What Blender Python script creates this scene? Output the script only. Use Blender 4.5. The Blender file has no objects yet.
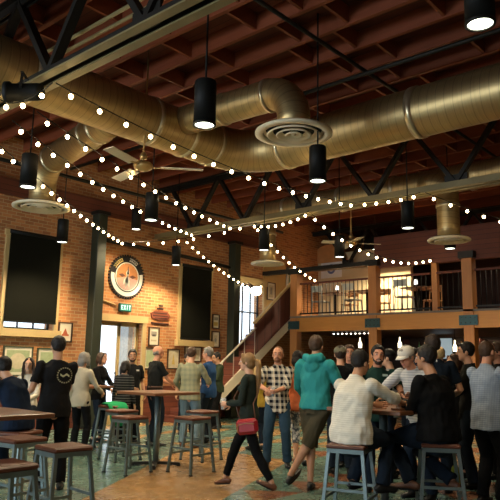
import bpy, math, random
from mathutils import Vector, Matrix, noise, Euler
R = math.radians
random.seed(7)
S = bpy.context.scene
COL = S.collection

# ------------------------------------------------------------------ camera
AZ, PT, RL = R(41.6), R(10.0), R(1.1)
fw = Vector((math.cos(AZ)*math.cos(PT), math.sin(AZ)*math.cos(PT), math.sin(PT)))
rt = Vector((math.sin(AZ), -math.cos(AZ), 0)); up = rt.cross(fw)
r2 = rt*math.cos(RL)+up*math.sin(RL); u2 = up*math.cos(RL)-rt*math.sin(RL)
cd = bpy.data.cameras.new('camera'); cam = bpy.data.objects.new('camera', cd); COL.objects.link(cam)
cd.sensor_width = 36; cd.lens = 640/500*36; cd.clip_start = .05; cd.clip_end = 200
M = Matrix((r2, u2, -fw)).transposed().to_4x4(); M.translation = (0, 0, 1.52); cam.matrix_world = M
S.camera = cam

# ------------------------------------------------------------------ world, exposure
S.view_settings.view_transform = 'Standard'; S.view_settings.look = 'None'
S.view_settings.gamma = 1; S.view_settings.use_curve_mapping = False
S.view_settings.exposure = 0.35
S.cycles.use_denoising = True
S.cycles.max_bounces = 6; S.cycles.diffuse_bounces = 3; S.cycles.glossy_bounces = 3; S.cycles.transparent_max_bounces = 8
S.cycles.sample_clamp_indirect = 4
W = bpy.data.worlds.new('world'); S.world = W; W.use_nodes = True
bg = W.node_tree.nodes['Background']; bg.inputs[0].default_value = (.80, .90, 1, 1); bg.inputs[1].default_value = 2.2

def area(name, loc, aim, sx, sy, power, color, portal=False):
    l = bpy.data.lights.new(name, 'AREA'); l.shape = 'RECTANGLE'; l.size = sx; l.size_y = sy
    l.energy = power; l.color = color
    if portal: l.cycles.is_portal = True
    o = bpy.data.objects.new(name, l); COL.objects.link(o); o.location = loc
    o.rotation_euler = Vector(aim).to_track_quat('-Z', 'Y').to_euler(); return o
DAY = (.80, .92, 1)
# daylight coming in through the tall windows of the left wall, the glass door and the bright window

# daylight at the tall windows of the left wall; portals guide the sky through the door and the stair window
for v, e in ((1.2, 20), (4.2, 70), (7.2, 230), (10.2, 260)): area('daylight_left', (-5.02, v, 2.9), (1, 0, -.12), 2.8, 1.9, e, DAY)
area('daylight_door', (9.73, 13.16, 1.22), (0, -1, 0), 1.26, 2.45, 1, DAY, True)
area('daylight_stair_window', (14.5, 13.16, 2.94), (0, -1, 0), 1.08, 1.84, 1, DAY, True)

# ------------------------------------------------------------------ materials
MATS = {}
def nodes(name):
    m = bpy.data.materials.new(name); m.use_nodes = True
    nt = m.node_tree; b = nt.nodes['Principled BSDF']; return m, nt, b
def N(nt, t, **k):
    n = nt.nodes.new(t)
    for a, v in k.items(): setattr(n, a, v)
    return n
def mixc(nt, fac, a, b):
    n = N(nt, 'ShaderNodeMix', data_type='RGBA')
    if isinstance(fac, (int, float)): n.inputs[0].default_value = fac
    else: nt.links.new(fac, n.inputs[0])
    for i, c in ((6, a), (7, b)):
        if isinstance(c, tuple): n.inputs[i].default_value = c if len(c) == 4 else c+(1,)
        else: nt.links.new(c, n.inputs[i])
    return n.outputs[2]
def mth(nt, op, a, b=None, c=None):
    n = N(nt, 'ShaderNodeMath', operation=op)
    for i, v in enumerate((a, b, c)):
        if v is None: continue
        if isinstance(v, (int, float)): n.inputs[i].default_value = v
        else: nt.links.new(v, n.inputs[i])
    return n.outputs[0]
def coords(nt, kind='Object'):
    if kind == 'World': return N(nt, 'ShaderNodeNewGeometry').outputs['Position']
    return N(nt, 'ShaderNodeTexCoord').outputs[kind]
def sepx(nt, v):
    n = N(nt, 'ShaderNodeSeparateXYZ'); nt.links.new(v, n.inputs[0]); return n.outputs
def comb(nt, x, y, z):
    n = N(nt, 'ShaderNodeCombineXYZ')
    for i, v in enumerate((x, y, z)):
        if isinstance(v, (int, float)): n.inputs[i].default_value = v
        else: nt.links.new(v, n.inputs[i])
    return n.outputs[0]
def noi(nt, vec, scale, detail=4, rough=.6):
    n = N(nt, 'ShaderNodeTexNoise'); n.inputs['Scale'].default_value = scale
    n.inputs['Detail'].default_value = detail; n.inputs['Roughness'].default_value = rough
    if vec is not None: nt.links.new(vec, n.inputs['Vector'])
    return n.outputs[0]
def bump(nt, b, h, strength, dist=.01):
    n = N(nt, 'ShaderNodeBump'); n.inputs['Strength'].default_value = strength; n.inputs['Distance'].default_value = dist
    nt.links.new(h, n.inputs['Height']); nt.links.new(n.outputs[0], b.inputs['Normal'])
def plain(name, c, rough=.6, metal=0, var=.25, scale=6, bmp=.1, spec=.5, sheen=0):
    if name in MATS: return MATS[name]
    m, nt, b = nodes(name)
    co = coords(nt); f = noi(nt, co, scale)
    lo = tuple(x*(1-var) for x in c); hi = tuple(min(1, x*(1+var)) for x in c)
    nt.links.new(mixc(nt, f, lo, hi), b.inputs['Base Color'])
    b.inputs['Roughness'].default_value = rough; b.inputs['Metallic'].default_value = metal
    b.inputs['Specular IOR Level'].default_value = spec
    if bmp: bump(nt, b, noi(nt, co, scale*6), bmp)
    MATS[name] = m; return m
def glow(name, c, s):
    if name in MATS: return MATS[name]
    m, nt, b = nodes(name); b.inputs['Base Color'].default_value = (.9, .85, .75, 1) if s > 1 else tuple(v*.6 for v in c)+(1,)
    b.inputs['Emission Color'].default_value = c+(1,); b.inputs['Emission Strength'].default_value = s
    MATS[name] = m; return m
def wood(name, c1, c2, axis=0, scale=1.0, rough=.45, world=False):
    if name in MATS: return MATS[name]
    m, nt, b = nodes(name); co = coords(nt, 'World' if world else 'Object')
    mp = N(nt, 'ShaderNodeMapping'); nt.links.new(co, mp.inputs[0])
    sc = [14*scale]*3; sc[axis] = 1.1*scale; mp.inputs['Scale'].default_value = sc
    f = noi(nt, mp.outputs[0], 1.6, 6, .65); g = noi(nt, co, .9, 2)
    col = mixc(nt, f, c1, c2); dk = tuple(x*.6 for x in c1)
    nt.links.new(mixc(nt, mth(nt, 'MULTIPLY', g, .55), col, dk), b.inputs['Base Color'])
    b.inputs['Roughness'].default_value = rough; bump(nt, b, f, .15)
    MATS[name] = m; return m
def cloth(name, c, pat=None, c2=None, sc=.05, var=.18):
    """fabric; pat: None, plaid, check, stripe, dots, logo_back, camo"""
    if name in MATS: return MATS[name]
    m, nt, b = nodes(name); co = coords(nt); x, y, z = sepx(nt, co)
    base = mixc(nt, noi(nt, co, 5, 3), tuple(v*(1-var) for v in c), tuple(min(1, v*(1+var)) for v in c))
    def band(a, w, duty=.5, off=0.):
        f = mth(nt, 'FRACT', mth(nt, 'ADD', mth(nt, 'DIVIDE', a, w), 50+off)); return mth(nt, 'LESS_THAN', f, duty)
    if pat in ('plaid', 'check'):
        xy = mth(nt, 'ADD', x, mth(nt, 'MULTIPLY', y, .8))
        bx, bz = band(xy, sc), band(z, sc)
        s = mth(nt, 'MULTIPLY', mth(nt, 'ADD', bx, bz), .5)
        base = mixc(nt, s, base, c2)
        if pat == 'plaid': base = mixc(nt, mth(nt, 'MULTIPLY', band(xy, sc, .12, .4), .7), base, (.75, .6, .35))
    elif pat == 'stripe': base = mixc(nt, band(z, sc, .3), base, c2)
    elif pat == 'dots':
        v = N(nt, 'ShaderNodeTexVoronoi'); v.inputs['Scale'].default_value = 1/sc; nt.links.new(co, v.inputs['Vector'])
        base = mixc(nt, mth(nt, 'LESS_THAN', v.outputs['Distance'], .35), base, c2)
    elif pat == 'camo': base = mixc(nt, mth(nt, 'GREATER_THAN', noi(nt, co, 22, 2), .5), base, c2)
    elif pat == 'logo_back':
        dx = mth(nt, 'SUBTRACT', x, .085); dz = mth(nt, 'SUBTRACT', z, 1.33)
        r = mth(nt, 'SQRT', mth(nt, 'ADD', mth(nt, 'MULTIPLY', dx, dx), mth(nt, 'MULTIPLY', dz, dz)))
        ring = mth(nt, 'MULTIPLY', mth(nt, 'LESS_THAN', mth(nt, 'ABSOLUTE', mth(nt, 'SUBTRACT', r, .088)), .008), .6)
        an = mth(nt, 'ARCTAN2', dz, dx); tick = mth(nt, 'LESS_THAN', mth(nt, 'FRACT', mth(nt, 'MULTIPLY', mth(nt, 'ADD', an, 7), 3.2)), .62)
        ring = mth(nt, 'MULTIPLY', ring, tick)
        wv = mth(nt, 'MULTIPLY', mth(nt, 'SINE', mth(nt, 'MULTIPLY', dx, 80)), .010)
        mk = mth(nt, 'LESS_THAN', mth(nt, 'ABSOLUTE', mth(nt, 'SUBTRACT', dz, wv)), .012)
        mk = mth(nt, 'MULTIPLY', mk, mth(nt, 'LESS_THAN', mth(nt, 'ABSOLUTE', dx), .055))
        f = mth(nt, 'MULTIPLY', mth(nt, 'MAXIMUM', ring, mth(nt, 'MULTIPLY', mk, .85)), mth(nt, 'LESS_THAN', y, 0))
        base = mixc(nt, f, base, c2)
    elif pat in ('badge_front', 'badge_back'):
        fx = mth(nt, 'LESS_THAN', mth(nt, 'ABSOLUTE', mth(nt, 'SUBTRACT', x, sc)), .035)
        fz = mth(nt, 'LESS_THAN', mth(nt, 'ABSOLUTE', mth(nt, 'SUBTRACT', z, var+1.0)), .014)
        fy = mth(nt, 'GREATER_THAN' if pat == 'badge_front' else 'LESS_THAN', y, 0)
        base = mixc(nt, mth(nt, 'MULTIPLY', mth(nt, 'MULTIPLY', fx, fz), fy), base, c2)
    nt.links.new(base, b.inputs['Base Color']); b.inputs['Roughness'].default_value = .92
    b.inputs['Specular IOR Level'].default_value = .12
    bump(nt, b, noi(nt, co, 14, 3), .35, .02)
    MATS[name] = m; return m

def brick_mat():
    m, nt, b = nodes('orange_brick'); p = coords(nt, 'World'); x, y, z = sepx(nt, p)
    v = comb(nt, mth(nt, 'ADD', x, y), z, 0)
    t = N(nt, 'ShaderNodeTexBrick'); nt.links.new(v, t.inputs['Vector'])
    t.inputs['Scale'].default_value = 1; t.inputs['Brick Width'].default_value = .215; t.inputs['Row Height'].default_value = .075
    t.inputs['Mortar Size'].default_value = .007; t.inputs['Mortar Smooth'].default_value = .3; t.inputs['Bias'].default_value = -.1
    t.inputs['Color1'].default_value = (.50, .20, .065, 1); t.inputs['Color2'].default_value = (.20, .055, .022, 1)
    t.inputs['Mortar'].default_value = (.50, .36, .20, 1)
    big = noi(nt, p, 1.3, 3)
    nt.links.new(mixc(nt, mth(nt, 'MULTIPLY', big, .5), t.outputs[0], (.62, .30, .10)), b.inputs['Base Color'])
    b.inputs['Roughness'].default_value = .85
    h = mth(nt, 'ADD', mth(nt, 'MULTIPLY', t.outputs['Fac'], -1), mth(nt, 'MULTIPLY', noi(nt, p, 30), .5)); bump(nt, b, h, .5, .01)
    return m
def floor_mat():
    """stained polished concrete: teal green fields, tan fields with straight cut edges, brown wedges and grout scores"""
    m, nt, b = nodes('stained_concrete'); p = coords(nt, 'World'); x, y, z = sepx(nt, p)
    n1 = noi(nt, p, .8, 4); n2 = noi(nt, p, 3.5, 5, .7)
    teal = mixc(nt, n2, (.030, .085, .068), (.15, .235, .185))
    tan = mixc(nt, n2, (.22, .115, .040), (.40, .235, .09))
    def lt(p_, q_): return mth(nt, 'LESS_THAN', p_, q_)
    def lin(k_, c_): return mth(nt, 'SUBTRACT', y, mth(nt, 'ADD', mth(nt, 'MULTIPLY', x, k_), c_))
    # tan band with straight cut edges crossing the hall
    f = mth(nt, 'MULTIPLY', lt(lin(.65, 3.45), 0), lt(0, lin(.45, 2.75)))
    f = mth(nt, 'MULTIPLY', f, lt(x, 8.4))
    # streaky patches farther into the hall
    ns = noi(nt, comb(nt, mth(nt, 'MULTIPLY', x, .55), mth(nt, 'MULTIPLY', y, 1.3), 0), .9, 3, .5)
    f = mth(nt, 'MAXIMUM', f, mth(nt, 'MULTIPLY', lt(.53, ns), mth(nt, 'MULTIPLY', lt(8.4, x), .9)))
    col = mixc(nt, f, teal, tan)
    # saw tooth brown wedges in the green field
    sx = mth(nt, 'ABSOLUTE', mth(nt, 'SUBTRACT', mth(nt, 'FRACT', mth(nt, 'MULTIPLY', x, 1.15)), .5))
    wy = mth(nt, 'FRACT', mth(nt, 'MULTIPLY', y, .62))
    wd = mth(nt, 'MULTIPLY', lt(wy, mth(nt, 'MULTIPLY', sx, .75)), lt(lin(.45, 2.75), 0))
    col = mixc(nt, mth(nt, 'MULTIPLY', wd, .85), col, (.20, .065, .025))
    ln = mth(nt, 'MULTIPLY', lt(mth(nt, 'ABSOLUTE', lin(.55, 3.05)), .012), f)
    ln2 = lt(mth(nt, 'ABSOLUTE', mth(nt, 'SUBTRACT', mth(nt, 'FRACT', mth(nt, 'DIVIDE', lin(-1.6, 0), 2.6)), .5)), .005)
    col = mixc(nt, mth(nt, 'MULTIPLY', mth(nt, 'MAXIMUM', ln, ln2), .4), col, (.45, .38, .24))
    nt.links.new(col, b.inputs['Base Color'])
    rg = mth(nt, 'ADD', mth(nt, 'MULTIPLY', n2, .22), .16); nt.links.new(rg, b.inputs['Roughness'])
    b.inputs['Specular IOR Level'].default_value = .55
    bump(nt, b, n2, .04, .01)
    return m
def duct_mat():
    m, nt, b = nodes('spiral_duct_metal'); co = coords(nt, 'UV'); u, v, w = sepx(nt, co)
    f = mth(nt, 'FRACT', mth(nt, 'ADD', mth(nt, 'MULTIPLY', v, 8.0), u))
    seam = mth(nt, 'LESS_THAN', f, .09)
    st = N(nt, 'ShaderNodeMapping'); nt.links.new(co, st.inputs[0]); st.inputs['Scale'].default_value = (.8, 60, 1)
    s = noi(nt, st.outputs[0], 1.0, 3)
    base = mixc(nt, s, (.36, .26, .115), (.62, .46, .22))
    nt.links.new(mixc(nt, mth(nt, 'MULTIPLY', seam, .45), base, (.16, .12, .06)), b.inputs['Base Color'])
    b.inputs['Metallic'].default_value = .85; b.inputs['Roughness'].default_value = .42
    bump(nt, b, f, .25, .01); return m
def glass_mat(name, c=(.95, .98, 1), mixf=.88):
    if name in MATS: return MATS[name]
    m, nt, b = nodes(name); t = N(nt, 'ShaderNodeBsdfTransparent'); t.inputs[0].default_value = c+(1,)
    b.inputs['Base Color'].default_value = c+(1,); b.inputs['Roughness'].default_value = .05
    mx = N(nt, 'ShaderNodeMixShader'); mx.inputs[0].default_value = mixf
    nt.links.new(b.outputs[0], mx.inputs[1]); nt.links.new(t.outputs[0], mx.inputs[2])
    nt.links.new(mx.outputs[0], nt.nodes['Material Output'].inputs[0]); MATS[name] = m; return m

BRICK, FLOOR, DUCT = brick_mat(), floor_mat(), duct_mat()
def planks_mat(name, c1, c2, w, axis):
    m, nt, b = nodes(name); p = coords(nt, 'World'); s = sepx(nt, p)
    q = mth(nt, 'DIVIDE', s[axis], w); idx = mth(nt, 'FLOOR', q); fr = mth(nt, 'FRACT', q)
    wn = N(nt, 'ShaderNodeTexWhiteNoise', noise_dimensions='1D'); nt.links.new(idx, wn.inputs['W'])
    f = noi(nt, p, 5, 4)
    col = mixc(nt, mth(nt, 'MULTIPLY', mth(nt, 'ADD', wn.outputs[0], f), .5), c1, c2)
    nt.links.new(mixc(nt, mth(nt, 'LESS_THAN', fr, .06), col, tuple(v*.25 for v in c1)), b.inputs['Base Color'])
    b.inputs['Roughness'].default_value = .7; bump(nt, b, mth(nt, 'LESS_THAN', fr, .06), .3); return m
DECK = planks_mat('roof_deck_boards', (.075, .016, .007), (.15, .038, .014), .14, 0)
JOIST = wood('red_stained_joist', (.20, .042, .014), (.38, .095, .03), 1, 1, .6, True)
KHAKI = plain('khaki_steel_paint', (.24, .19, .085), .45, .2, .3, 3)
DARKST = plain('dark_steel', (.02, .018, .014), .5, .5, .3, 8)
BLACK = plain('matte_black', (.006, .006, .005), .6, 0, .3, 8, .05, .25)
GREENCOL = plain('dark_green_column_paint', (.016, .021, .009), .6, 0, .3, 4)
BEIGE = plain('beige_trim_paint', (.52, .37, .16), .6, 0, .15, 3)
ORANGEWOOD = wood('orange_timber', (.46, .16, .035), (.68, .29, .07), 2, 1, .5)
ORANGEBEAM = wood('orange_timber_beam', (.56, .21, .035), (.80, .36, .07), 1, 1, .5)
REDWOOD = planks_mat('dark_red_boards', (.10, .024, .012), (.19, .05, .022), .12, 2)
CREAM = plain('cream_plaster', (.62, .50, .30), .8, 0, .12, 2)
DARKWALL = plain('dark_brown_wall', (.045, .022, .012), .8, 0, .3, 2)
BLINDM = plain('dark_olive_blind', (.008, .008, .005), .95, 0, .15, 2, .05, .1)
WHITEP = plain('white_paint', (.72, .69, .60), .5, 0, .08, 4)
ALU = plain('diffuser_aluminium', (.80, .70, .48), .45, .0, .1, 6)
FANW = plain('cream_fan_blade', (.85, .72, .50), .5, 0, .1, 6)
BRASS = plain('brass', (.55, .38, .16), .35, .8, .15, 6)
STOOLM = plain('grey_blue_steel', (.19, .25, .25), .36, .7, .3, 10)
SEATW = wood('stool_seat_wood', (.09, .028, .014), (.20, .065, .03), 0, 1.4, .38)
TABLEW = wood('table_wood', (.13, .05, .022), (.30, .13, .055), 0, 1.2, .30)
GLASS = glass_mat('window_glass'); TUMBLER = glass_mat('drink_glass', (.95, .97, .97), .75)
BEER = plain('amber_beer', (.50, .22, .03), .1, 0, .1, 5, 0)
WINE = plain('dark_beer', (.035, .008, .006), .1, 0, .1, 5, 0)
BULB = glow('bulb_glow', (1, .74, .38), 24)
BULBB = glow('lamp_glow', (1, .84, .58), 12)
CANG = glow('can_light_glow', (.95, 1, .80), 5)
SOCK = plain('black_socket', (.01, .009, .008), .5, 0, .2, 8)

# ------------------------------------------------------------------ mesh builder
class MB:
    def __init__(s): s.v, s.f, s.m, s.uv, s.sm = [], [], [], {}, []
    def add(s, vs, fs, mi=0, T=None, smooth=False, uvs=None):
        k = len(s.v); s.v += [tuple(T @ Vector(p)) if T else tuple(p) for p in vs]
        for i, f in enumerate(fs):
            s.f.append([k+j for j in f]); s.m.append(mi); s.sm.append(smooth)
            if uvs: s.uv[len(s.f)-1] = uvs[i]
        return s
    def box(s, lo, hi, mi=0, T=None, bev=0):
        (a, b, c), (d, e, f) = lo, hi
        if bev:
            vs = []; 
            for z, i in ((c, bev), (c+bev, 0), (f-bev, 0), (f, bev)):
                for x0, y0, sx, sy in ((a, b, 1, 1), (d, b, -1, 1), (d, e, -1, -1), (a, e, 1, -1)):
                    if sx*sy > 0: vs += [(x0+sx*i, y0+sy*(bev+0*i), z), (x0+sx*bev, y0+sy*i, z)]
                    else: vs += [(x0+sx*bev, y0+sy*i, z), (x0+sx*i, y0+sy*bev, z)]
            fs = [tuple(range(7, -1, -1))]
            for r in range(3):
                for j in range(8): fs.append((r*8+j, r*8+(j+1) % 8, r*8+8+(j+1) % 8, r*8+8+j))
            fs.append(tuple(range(24, 32)))
            return s.add(vs, fs, mi, T)
        vs = [(a, b, c), (d, b, c), (d, e, c), (a, e, c), (a, b, f), (d, b, f), (d, e, f), (a, e, f)]
        return s.add(vs, [(3, 2, 1, 0), (4, 5, 6, 7), (0, 1, 5, 4), (1, 2, 6, 5), (2, 3, 7, 6), (3, 0, 4, 7)], mi, T)
    def bar(s, p, q, w, h, mi=0, upv=(0, 0, 1)):
        p, q = Vector(p), Vector(q); d = (q-p); L = d.length; d.normalize(); u = Vector(upv)
        if abs(d.dot(u)) > .98: u = Vector((1, 0, 0))
        x = d.cross(u).normalized(); z = x.cross(d)
        T = Matrix((x, d, z)).transposed().to_4x4(); T.translation = p
        return s.box((-w/2, 0, -h/2), (w/2, L, h/2), mi, T)
    def tube(s, pts, rad, n=12, mi=0, cap=True, side=None, dome=False, uv=False):
        """lofted tube; rad: number, list of numbers or list of (rx, ry)"""
        P = [Vector(p) for p in pts]
        if not isinstance(rad, (list, tuple)): rad = [rad]*len(P)
        rad = [(r, r) if isinstance(r, (int, float)) else r for r in rad]
        if dome:
            d0 = (P[0]-P[1]).normalized(); d1 = (P[-1]-P[-2]).normalized(); a, b = min(rad[0]), min(rad[-1])
            q0 = [(P[0]+d0*a*t, (rad[0][0]*c, rad[0][1]*c)) for t, c in ((.95, .3), (.7, .71))]
            q1 = [(P[-1]+d1*b*t, (rad[-1][0]*c, rad[-1][1]*c)) for t, c in ((.7, .71), (.95, .3))]
            P = [q[0] for q in q0]+P+[q[0] for q in q1]; rad = [q[1] for q in q0]+rad+[q[1] for q in q1]
        X = None; vs = []; us = []; L = 0
        for i, p in enumerate(P):
            t = (P[min(i+1, len(P)-1)]-P[max(i-1, 0)]).normalized()
            if X is None:
                sd = Vector(side) if side else (Vector((1, 0, 0)) if abs(t.x) < .9 else Vector((0, 1, 0)))
                X = (sd-t*sd.dot(t)).normalized()
            elif side:
                sd = Vector(side); q = sd-t*sd.dot(t)
                X = q.normalized() if q.length > .05 else (X-t*X.dot(t)).normalized()
            else: X = (X-t*X.dot(t)).normalized()
            Y = t.cross(X); rx, ry = rad[i]
            if i: L += (P[i]-P[i-1]).length
            us.append(L)
            for k in range(n):
                a = 2*math.pi*k/n; vs.append(p+X*rx*math.cos(a)+Y*ry*math.sin(a))
        fs, uvs = [], []
        for i in range(len(P)-1):
            for k in range(n):
                fs.append((i*n+k, i*n+(k+1) % n, (i+1)*n+(k+1) % n, (i+1)*n+k))
                uvs.append([(k/n, us[i]), ((k+1)/n, us[i]), ((k+1)/n, us[i+1]), (k/n, us[i+1])])
        if cap:
            fs += [tuple(range(n-1, -1, -1)), tuple((len(P)-1)*n+k for k in range(n))]
            uvs += [[(0, 0)]*n]*2
        return s.add(vs, fs, mi, None, True, uvs if uv else None)
    def ell(s, c, r, n=14, mi=0, T=None):
        vs, fs = [], []; m = max(6, n//2+1)
        for i in range(1, m):
            a = math.pi*i/m
            for k in range(n):
                b = 2*math.pi*k/n; vs.append((c[0]+r[0]*math.sin(a)*math.cos(b), c[1]+r[1]*math.sin(a)*math.sin(b), c[2]+r[2]*math.cos(a)))
        t, b_ = len(vs), len(vs)+1; vs += [(c[0], c[1], c[2]+r[2]), (c[0], c[1], c[2]-r[2])]
        for i in range(m-2):
            for k in range(n): fs.append((i*n+k, (i+1)*n+k, (i+1)*n+(k+1) % n, i*n+(k+1) % n))
        for k in range(n): fs += [(t, k, (k+1) % n), (b_, (m-2)*n+(k+1) % n, (m-2)*n+k)]
        return s.add(vs, fs, mi, T, True)
    def lathe(s, prof, c=(0, 0, 0), n=24, mi=0, T=None, cap=True):
        vs, fs = [], []
        for r, z in prof:
            for k in range(n):
                a = 2*math.pi*k/n; vs.append((c[0]+r*math.cos(a), c[1]+r*math.sin(a), c[2]+z))
        for i in range(len(prof)-1):
            for k in range(n): fs.append((i*n+k, i*n+(k+1) % n, (i+1)*n+(k+1) % n, (i+1)*n+k))
        if cap and prof[0][0] > 1e-4: fs.append(tuple(range(n-1, -1, -1)))
        if cap and prof[-1][0] > 1e-4: fs.append(tuple((len(prof)-1)*n+k for k in range(n)))
        return s.add(vs, fs, mi, T, True)
    def prism(s, poly, d, mi=0, T=None):
        """polygon in local XZ, extruded along +Y by d"""
        n = len(poly); vs = [(x, 0, z) for x, z in poly]+[(x, d, z) for x, z in poly]
        fs = [tuple(range(n)), tuple(range(2*n-1, n-1, -1))]+[(i, n+i, n+(i+1) % n, (i+1) % n) for i in range(n)]
        return s.add(vs, fs, mi, T)
    def mesh(s, name, mats):
        me = bpy.data.meshes.new(name); me.from_pydata(s.v, [], s.f)
        for m in (mats if isinstance(mats, (list, tuple)) else [mats]): me.materials.append(m)
        me.polygons.foreach_set('material_index', s.m); me.polygons.foreach_set('use_smooth', s.sm)
        if s.uv:
            l = me.uv_layers.new(name='uv')
            for fi, uv in s.uv.items():
                for li, c in zip(me.polygons[fi].loop_indices, uv): l.data[li].uv = c
        me.update(); return me
    def build(s, name, mats, parent=None, loc=None):
        o = bpy.data.objects.new(name, s.mesh(name, mats)); COL.objects.link(o)
        if parent: o.parent = parent
        if loc: o.location = loc
        return o
def tag(o, label, cat, group=None, kind=None):
    o['label'] = label; o['category'] = cat
    if group: o['group'] = group
    if kind: o['kind'] = kind
    return o
def empty(name, loc, label, cat, group=None, rz=0):
    o = bpy.data.objects.new(name, None); COL.objects.link(o); o.location = loc; o.rotation_euler.z = rz
    return tag(o, label, cat, group)
def struct(name, mb, mat, label=None, parent=None):
    o = mb.build(name, mat, parent)
    if not parent:
        o['kind'] = 'structure'; o['category'] = name.split('_')[0]
        if label: o['label'] = label
    return o
def kids(o): return [c for c in bpy.data.objects if c.parent == o]
def copy_tree(o, parent=None):
    c = o.copy(); COL.objects.link(c); c.parent = parent
    for ch in kids(o): copy_tree(ch, c)
    return c

# ================================================================== SETTING
def holed(name, axis, at, th, a0, a1, z0, z1, holes, mat, label):
    """wall of thickness th; axis 'v' = plane of constant Y running along X, 'u' = plane of constant X running along Y"""
    mb = MB()
    def bx(p, q, lo, hi):
        if q-p < 1e-4 or hi-lo < 1e-4: return
        if axis == 'v': mb.box((p, at, lo), (q, at+th, hi))
        else: mb.box((at, p, lo), (at+th, q, hi))
    x = a0
    for (p, q, lo, hi) in sorted(holes):
        bx(x, p, z0, z1); bx(p, q, z0, lo); bx(p, q, hi, z1); x = q
    bx(x, a1, z0, z1)
    return struct(name, mb, mat, label)
X0, X1, Y0, Y1, ZC = -5.0, 21.0, -4.0, 12.8, 6.3
struct('floor', MB().box((X0-.3, Y0-.3, -.2), (X1+.3, Y1+.35, 0)), FLOOR, 'stained and polished concrete floor in teal green and tan')
struct('ceiling', MB().box((X0-.3, Y0-.3, ZC), (X1+.3, Y1+.35, ZC+.2)), DECK, 'dark red plank roof deck')
DOORH = (9.10, 10.36, 0, 2.45); W1 = (6.66, 7.84, 2.14, 4.12); W2 = (11.64, 12.70, 2.09, 4.02); W3 = (13.96, 15.04, 2.02, 3.86)
holed('wall_back', 'v', Y1, .35, X0, X1, 0, ZC, [DOORH, W1, W2, W3], BRICK, 'orange brick wall with pictures, blinds and the glass door')
LW = [(v-.95, v+.95, 1.5, 4.3) for v in (1.2, 4.2, 7.2, 10.2)]
holed('wall_left', 'u', X0-.3, .3, Y0, Y1, 0, ZC, LW, BRICK, 'brick wall with tall windows')
holed('wall_right', 'u', X1, .3, Y0, Y1, 0, ZC, [], DARKWALL, 'dark wall at the far end of the mezzanine')
holed('wall_front', 'v', Y0-.3, .3, X0, X1, 0, ZC, [], BRICK, 'brick wall at the near right side')
# joists and the blocking between them
k = 0
for i in range(33):
    u = -4.6+i*.655+.29
    if u > 20.8: break
    struct('ceiling_joist', MB().box((u-.03, Y0, ZC-.26), (u+.03, Y1, ZC)), JOIST, 'long red stained joist under the roof deck')['group'] = 'ceiling joists'
    if 1.5 < u < 15:
        for v in (1.9, 3.0, 4.35, 5.15, 6.45, 7.6, 9.0, 10.4):
            if i % 2: v += .28
            struct('ceiling_blocking', MB().box((u+.03, v-.022, ZC-.24), (u+.625, v+.022, ZC)), JOIST, 'short red blocking board between two joists')['group'] = 'ceiling blocking'
struct('trim_1', MB().box((X0, Y1-.16, 4.98), (15.5, Y1, 5.32)), REDWOOD, 'dark red strip standing for the shaded brick along the top of the wall')  # added dark strip in place of brick that only lies in shade
struct('baseboard_back', MB().box((X0, Y1-.02, 0), (9.0, Y1, .9)).box((10.5, Y1-.02, 0), (15.9, Y1, .9)), REDWOOD, 'dark red wainscot under the pictures')

# windows, blinds, door in the brick wall
def casing(name, h, n, label, w=.10, lintel=.12, parent=None, mat=BEIGE):
    a, b, lo, hi = h; mb = MB(); y0, y1 = Y1-.05, Y1
    mb.box((a-w, y0, lo), (a, y1, hi)).box((b, y0, lo), (b+w, y1, hi)).box((a-w-.03, y0-.02, hi), (b+w+.03, y1, hi+lintel))
    if lo > .1: mb.box((a-w-.06, y0-.07, lo-.16), (b+w+.06, y1, lo))
    return struct(name, mb, mat, label)
def sashes(par, h, bars_x, bars_z, mat, th=.045):
    a, b, lo, hi = h; mb = MB(); y = Y1+.16
    mb.box((a, y, lo), (a+th, y+.05, hi)).box((b-th, y, lo), (b, y+.05, hi)).box((a, y, lo), (b, y+.05, lo+th)).box((a, y, hi-th), (b, y+.05, hi))
    for t in bars_x: mb.box((a+(b-a)*t-.014, y, lo), (a+(b-a)*t+.014, y+.04, hi))
    for t in bars_z: mb.box((a, y, lo+(hi-lo)*t-.02), (b, y+.04, lo+(hi-lo)*t+.02))
    mb.build('sash', mat, par)
    MB().box((a, y+.02, lo), (b, y+.026, hi)).build('pane', GLASS, par)
w = casing('window_1', W1, 1, 'tall window in beige casing under a lowered dark blind'); sashes(w, W1, (.36, .68), (.5,), DARKST)
w = casing('window_2', W2, 2, 'tall window right of the wall emblem under a lowered dark blind'); sashes(w, W2, (.5,), (.5,), DARKST)
w = casing('window_3', W3, 3, 'bright sash window behind the staircase', .13, .2); sashes(w, W3, (.33, .66), (.55,), DARKST)
def blind(h, gap, label):
    a, b, lo, hi = h
    t = empty('window_blind', ((a+b)/2, Y1-.07, hi), label, 'blind', 'roller blinds on the brick wall')
    W_ = (b-a)/2+.02
    MB().box((-W_, -.012, -(hi-lo)+gap), (W_, .004, .06)).build('shade', BLINDM, t)
    MB().tube([(-W_-.02, 0, .08), (W_+.02, 0, .08)], .045, 12).build('roller', BLACK, t)
    MB().box((-W_, -.02, -(hi-lo)+gap-.035), (W_, .01, -(hi-lo)+gap)).build('hem_bar', BLACK, t)
blind(W1, .17, 'wide dark blind lowered over the window at left of the wall')
blind(W2, .06, 'narrow dark blind lowered over the window right of the round emblem')
d = casing('door_1', DOORH, 1, 'glass entrance door in a beige frame below the exit sign', .12, .16)
a, b, lo, hi = DOORH; y = Y1+.12
mb = MB().box((a, y, 0), (a+.09, y+.05, hi)).box((b-.09, y, 0), (b, y+.05, hi)).box((a, y, hi-.1), (b, y+.05, hi)).box((a, y, 0), (b, y+.05, .22)).box((a+.62, y, 0), (a+.70, y+.05, hi))
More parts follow.
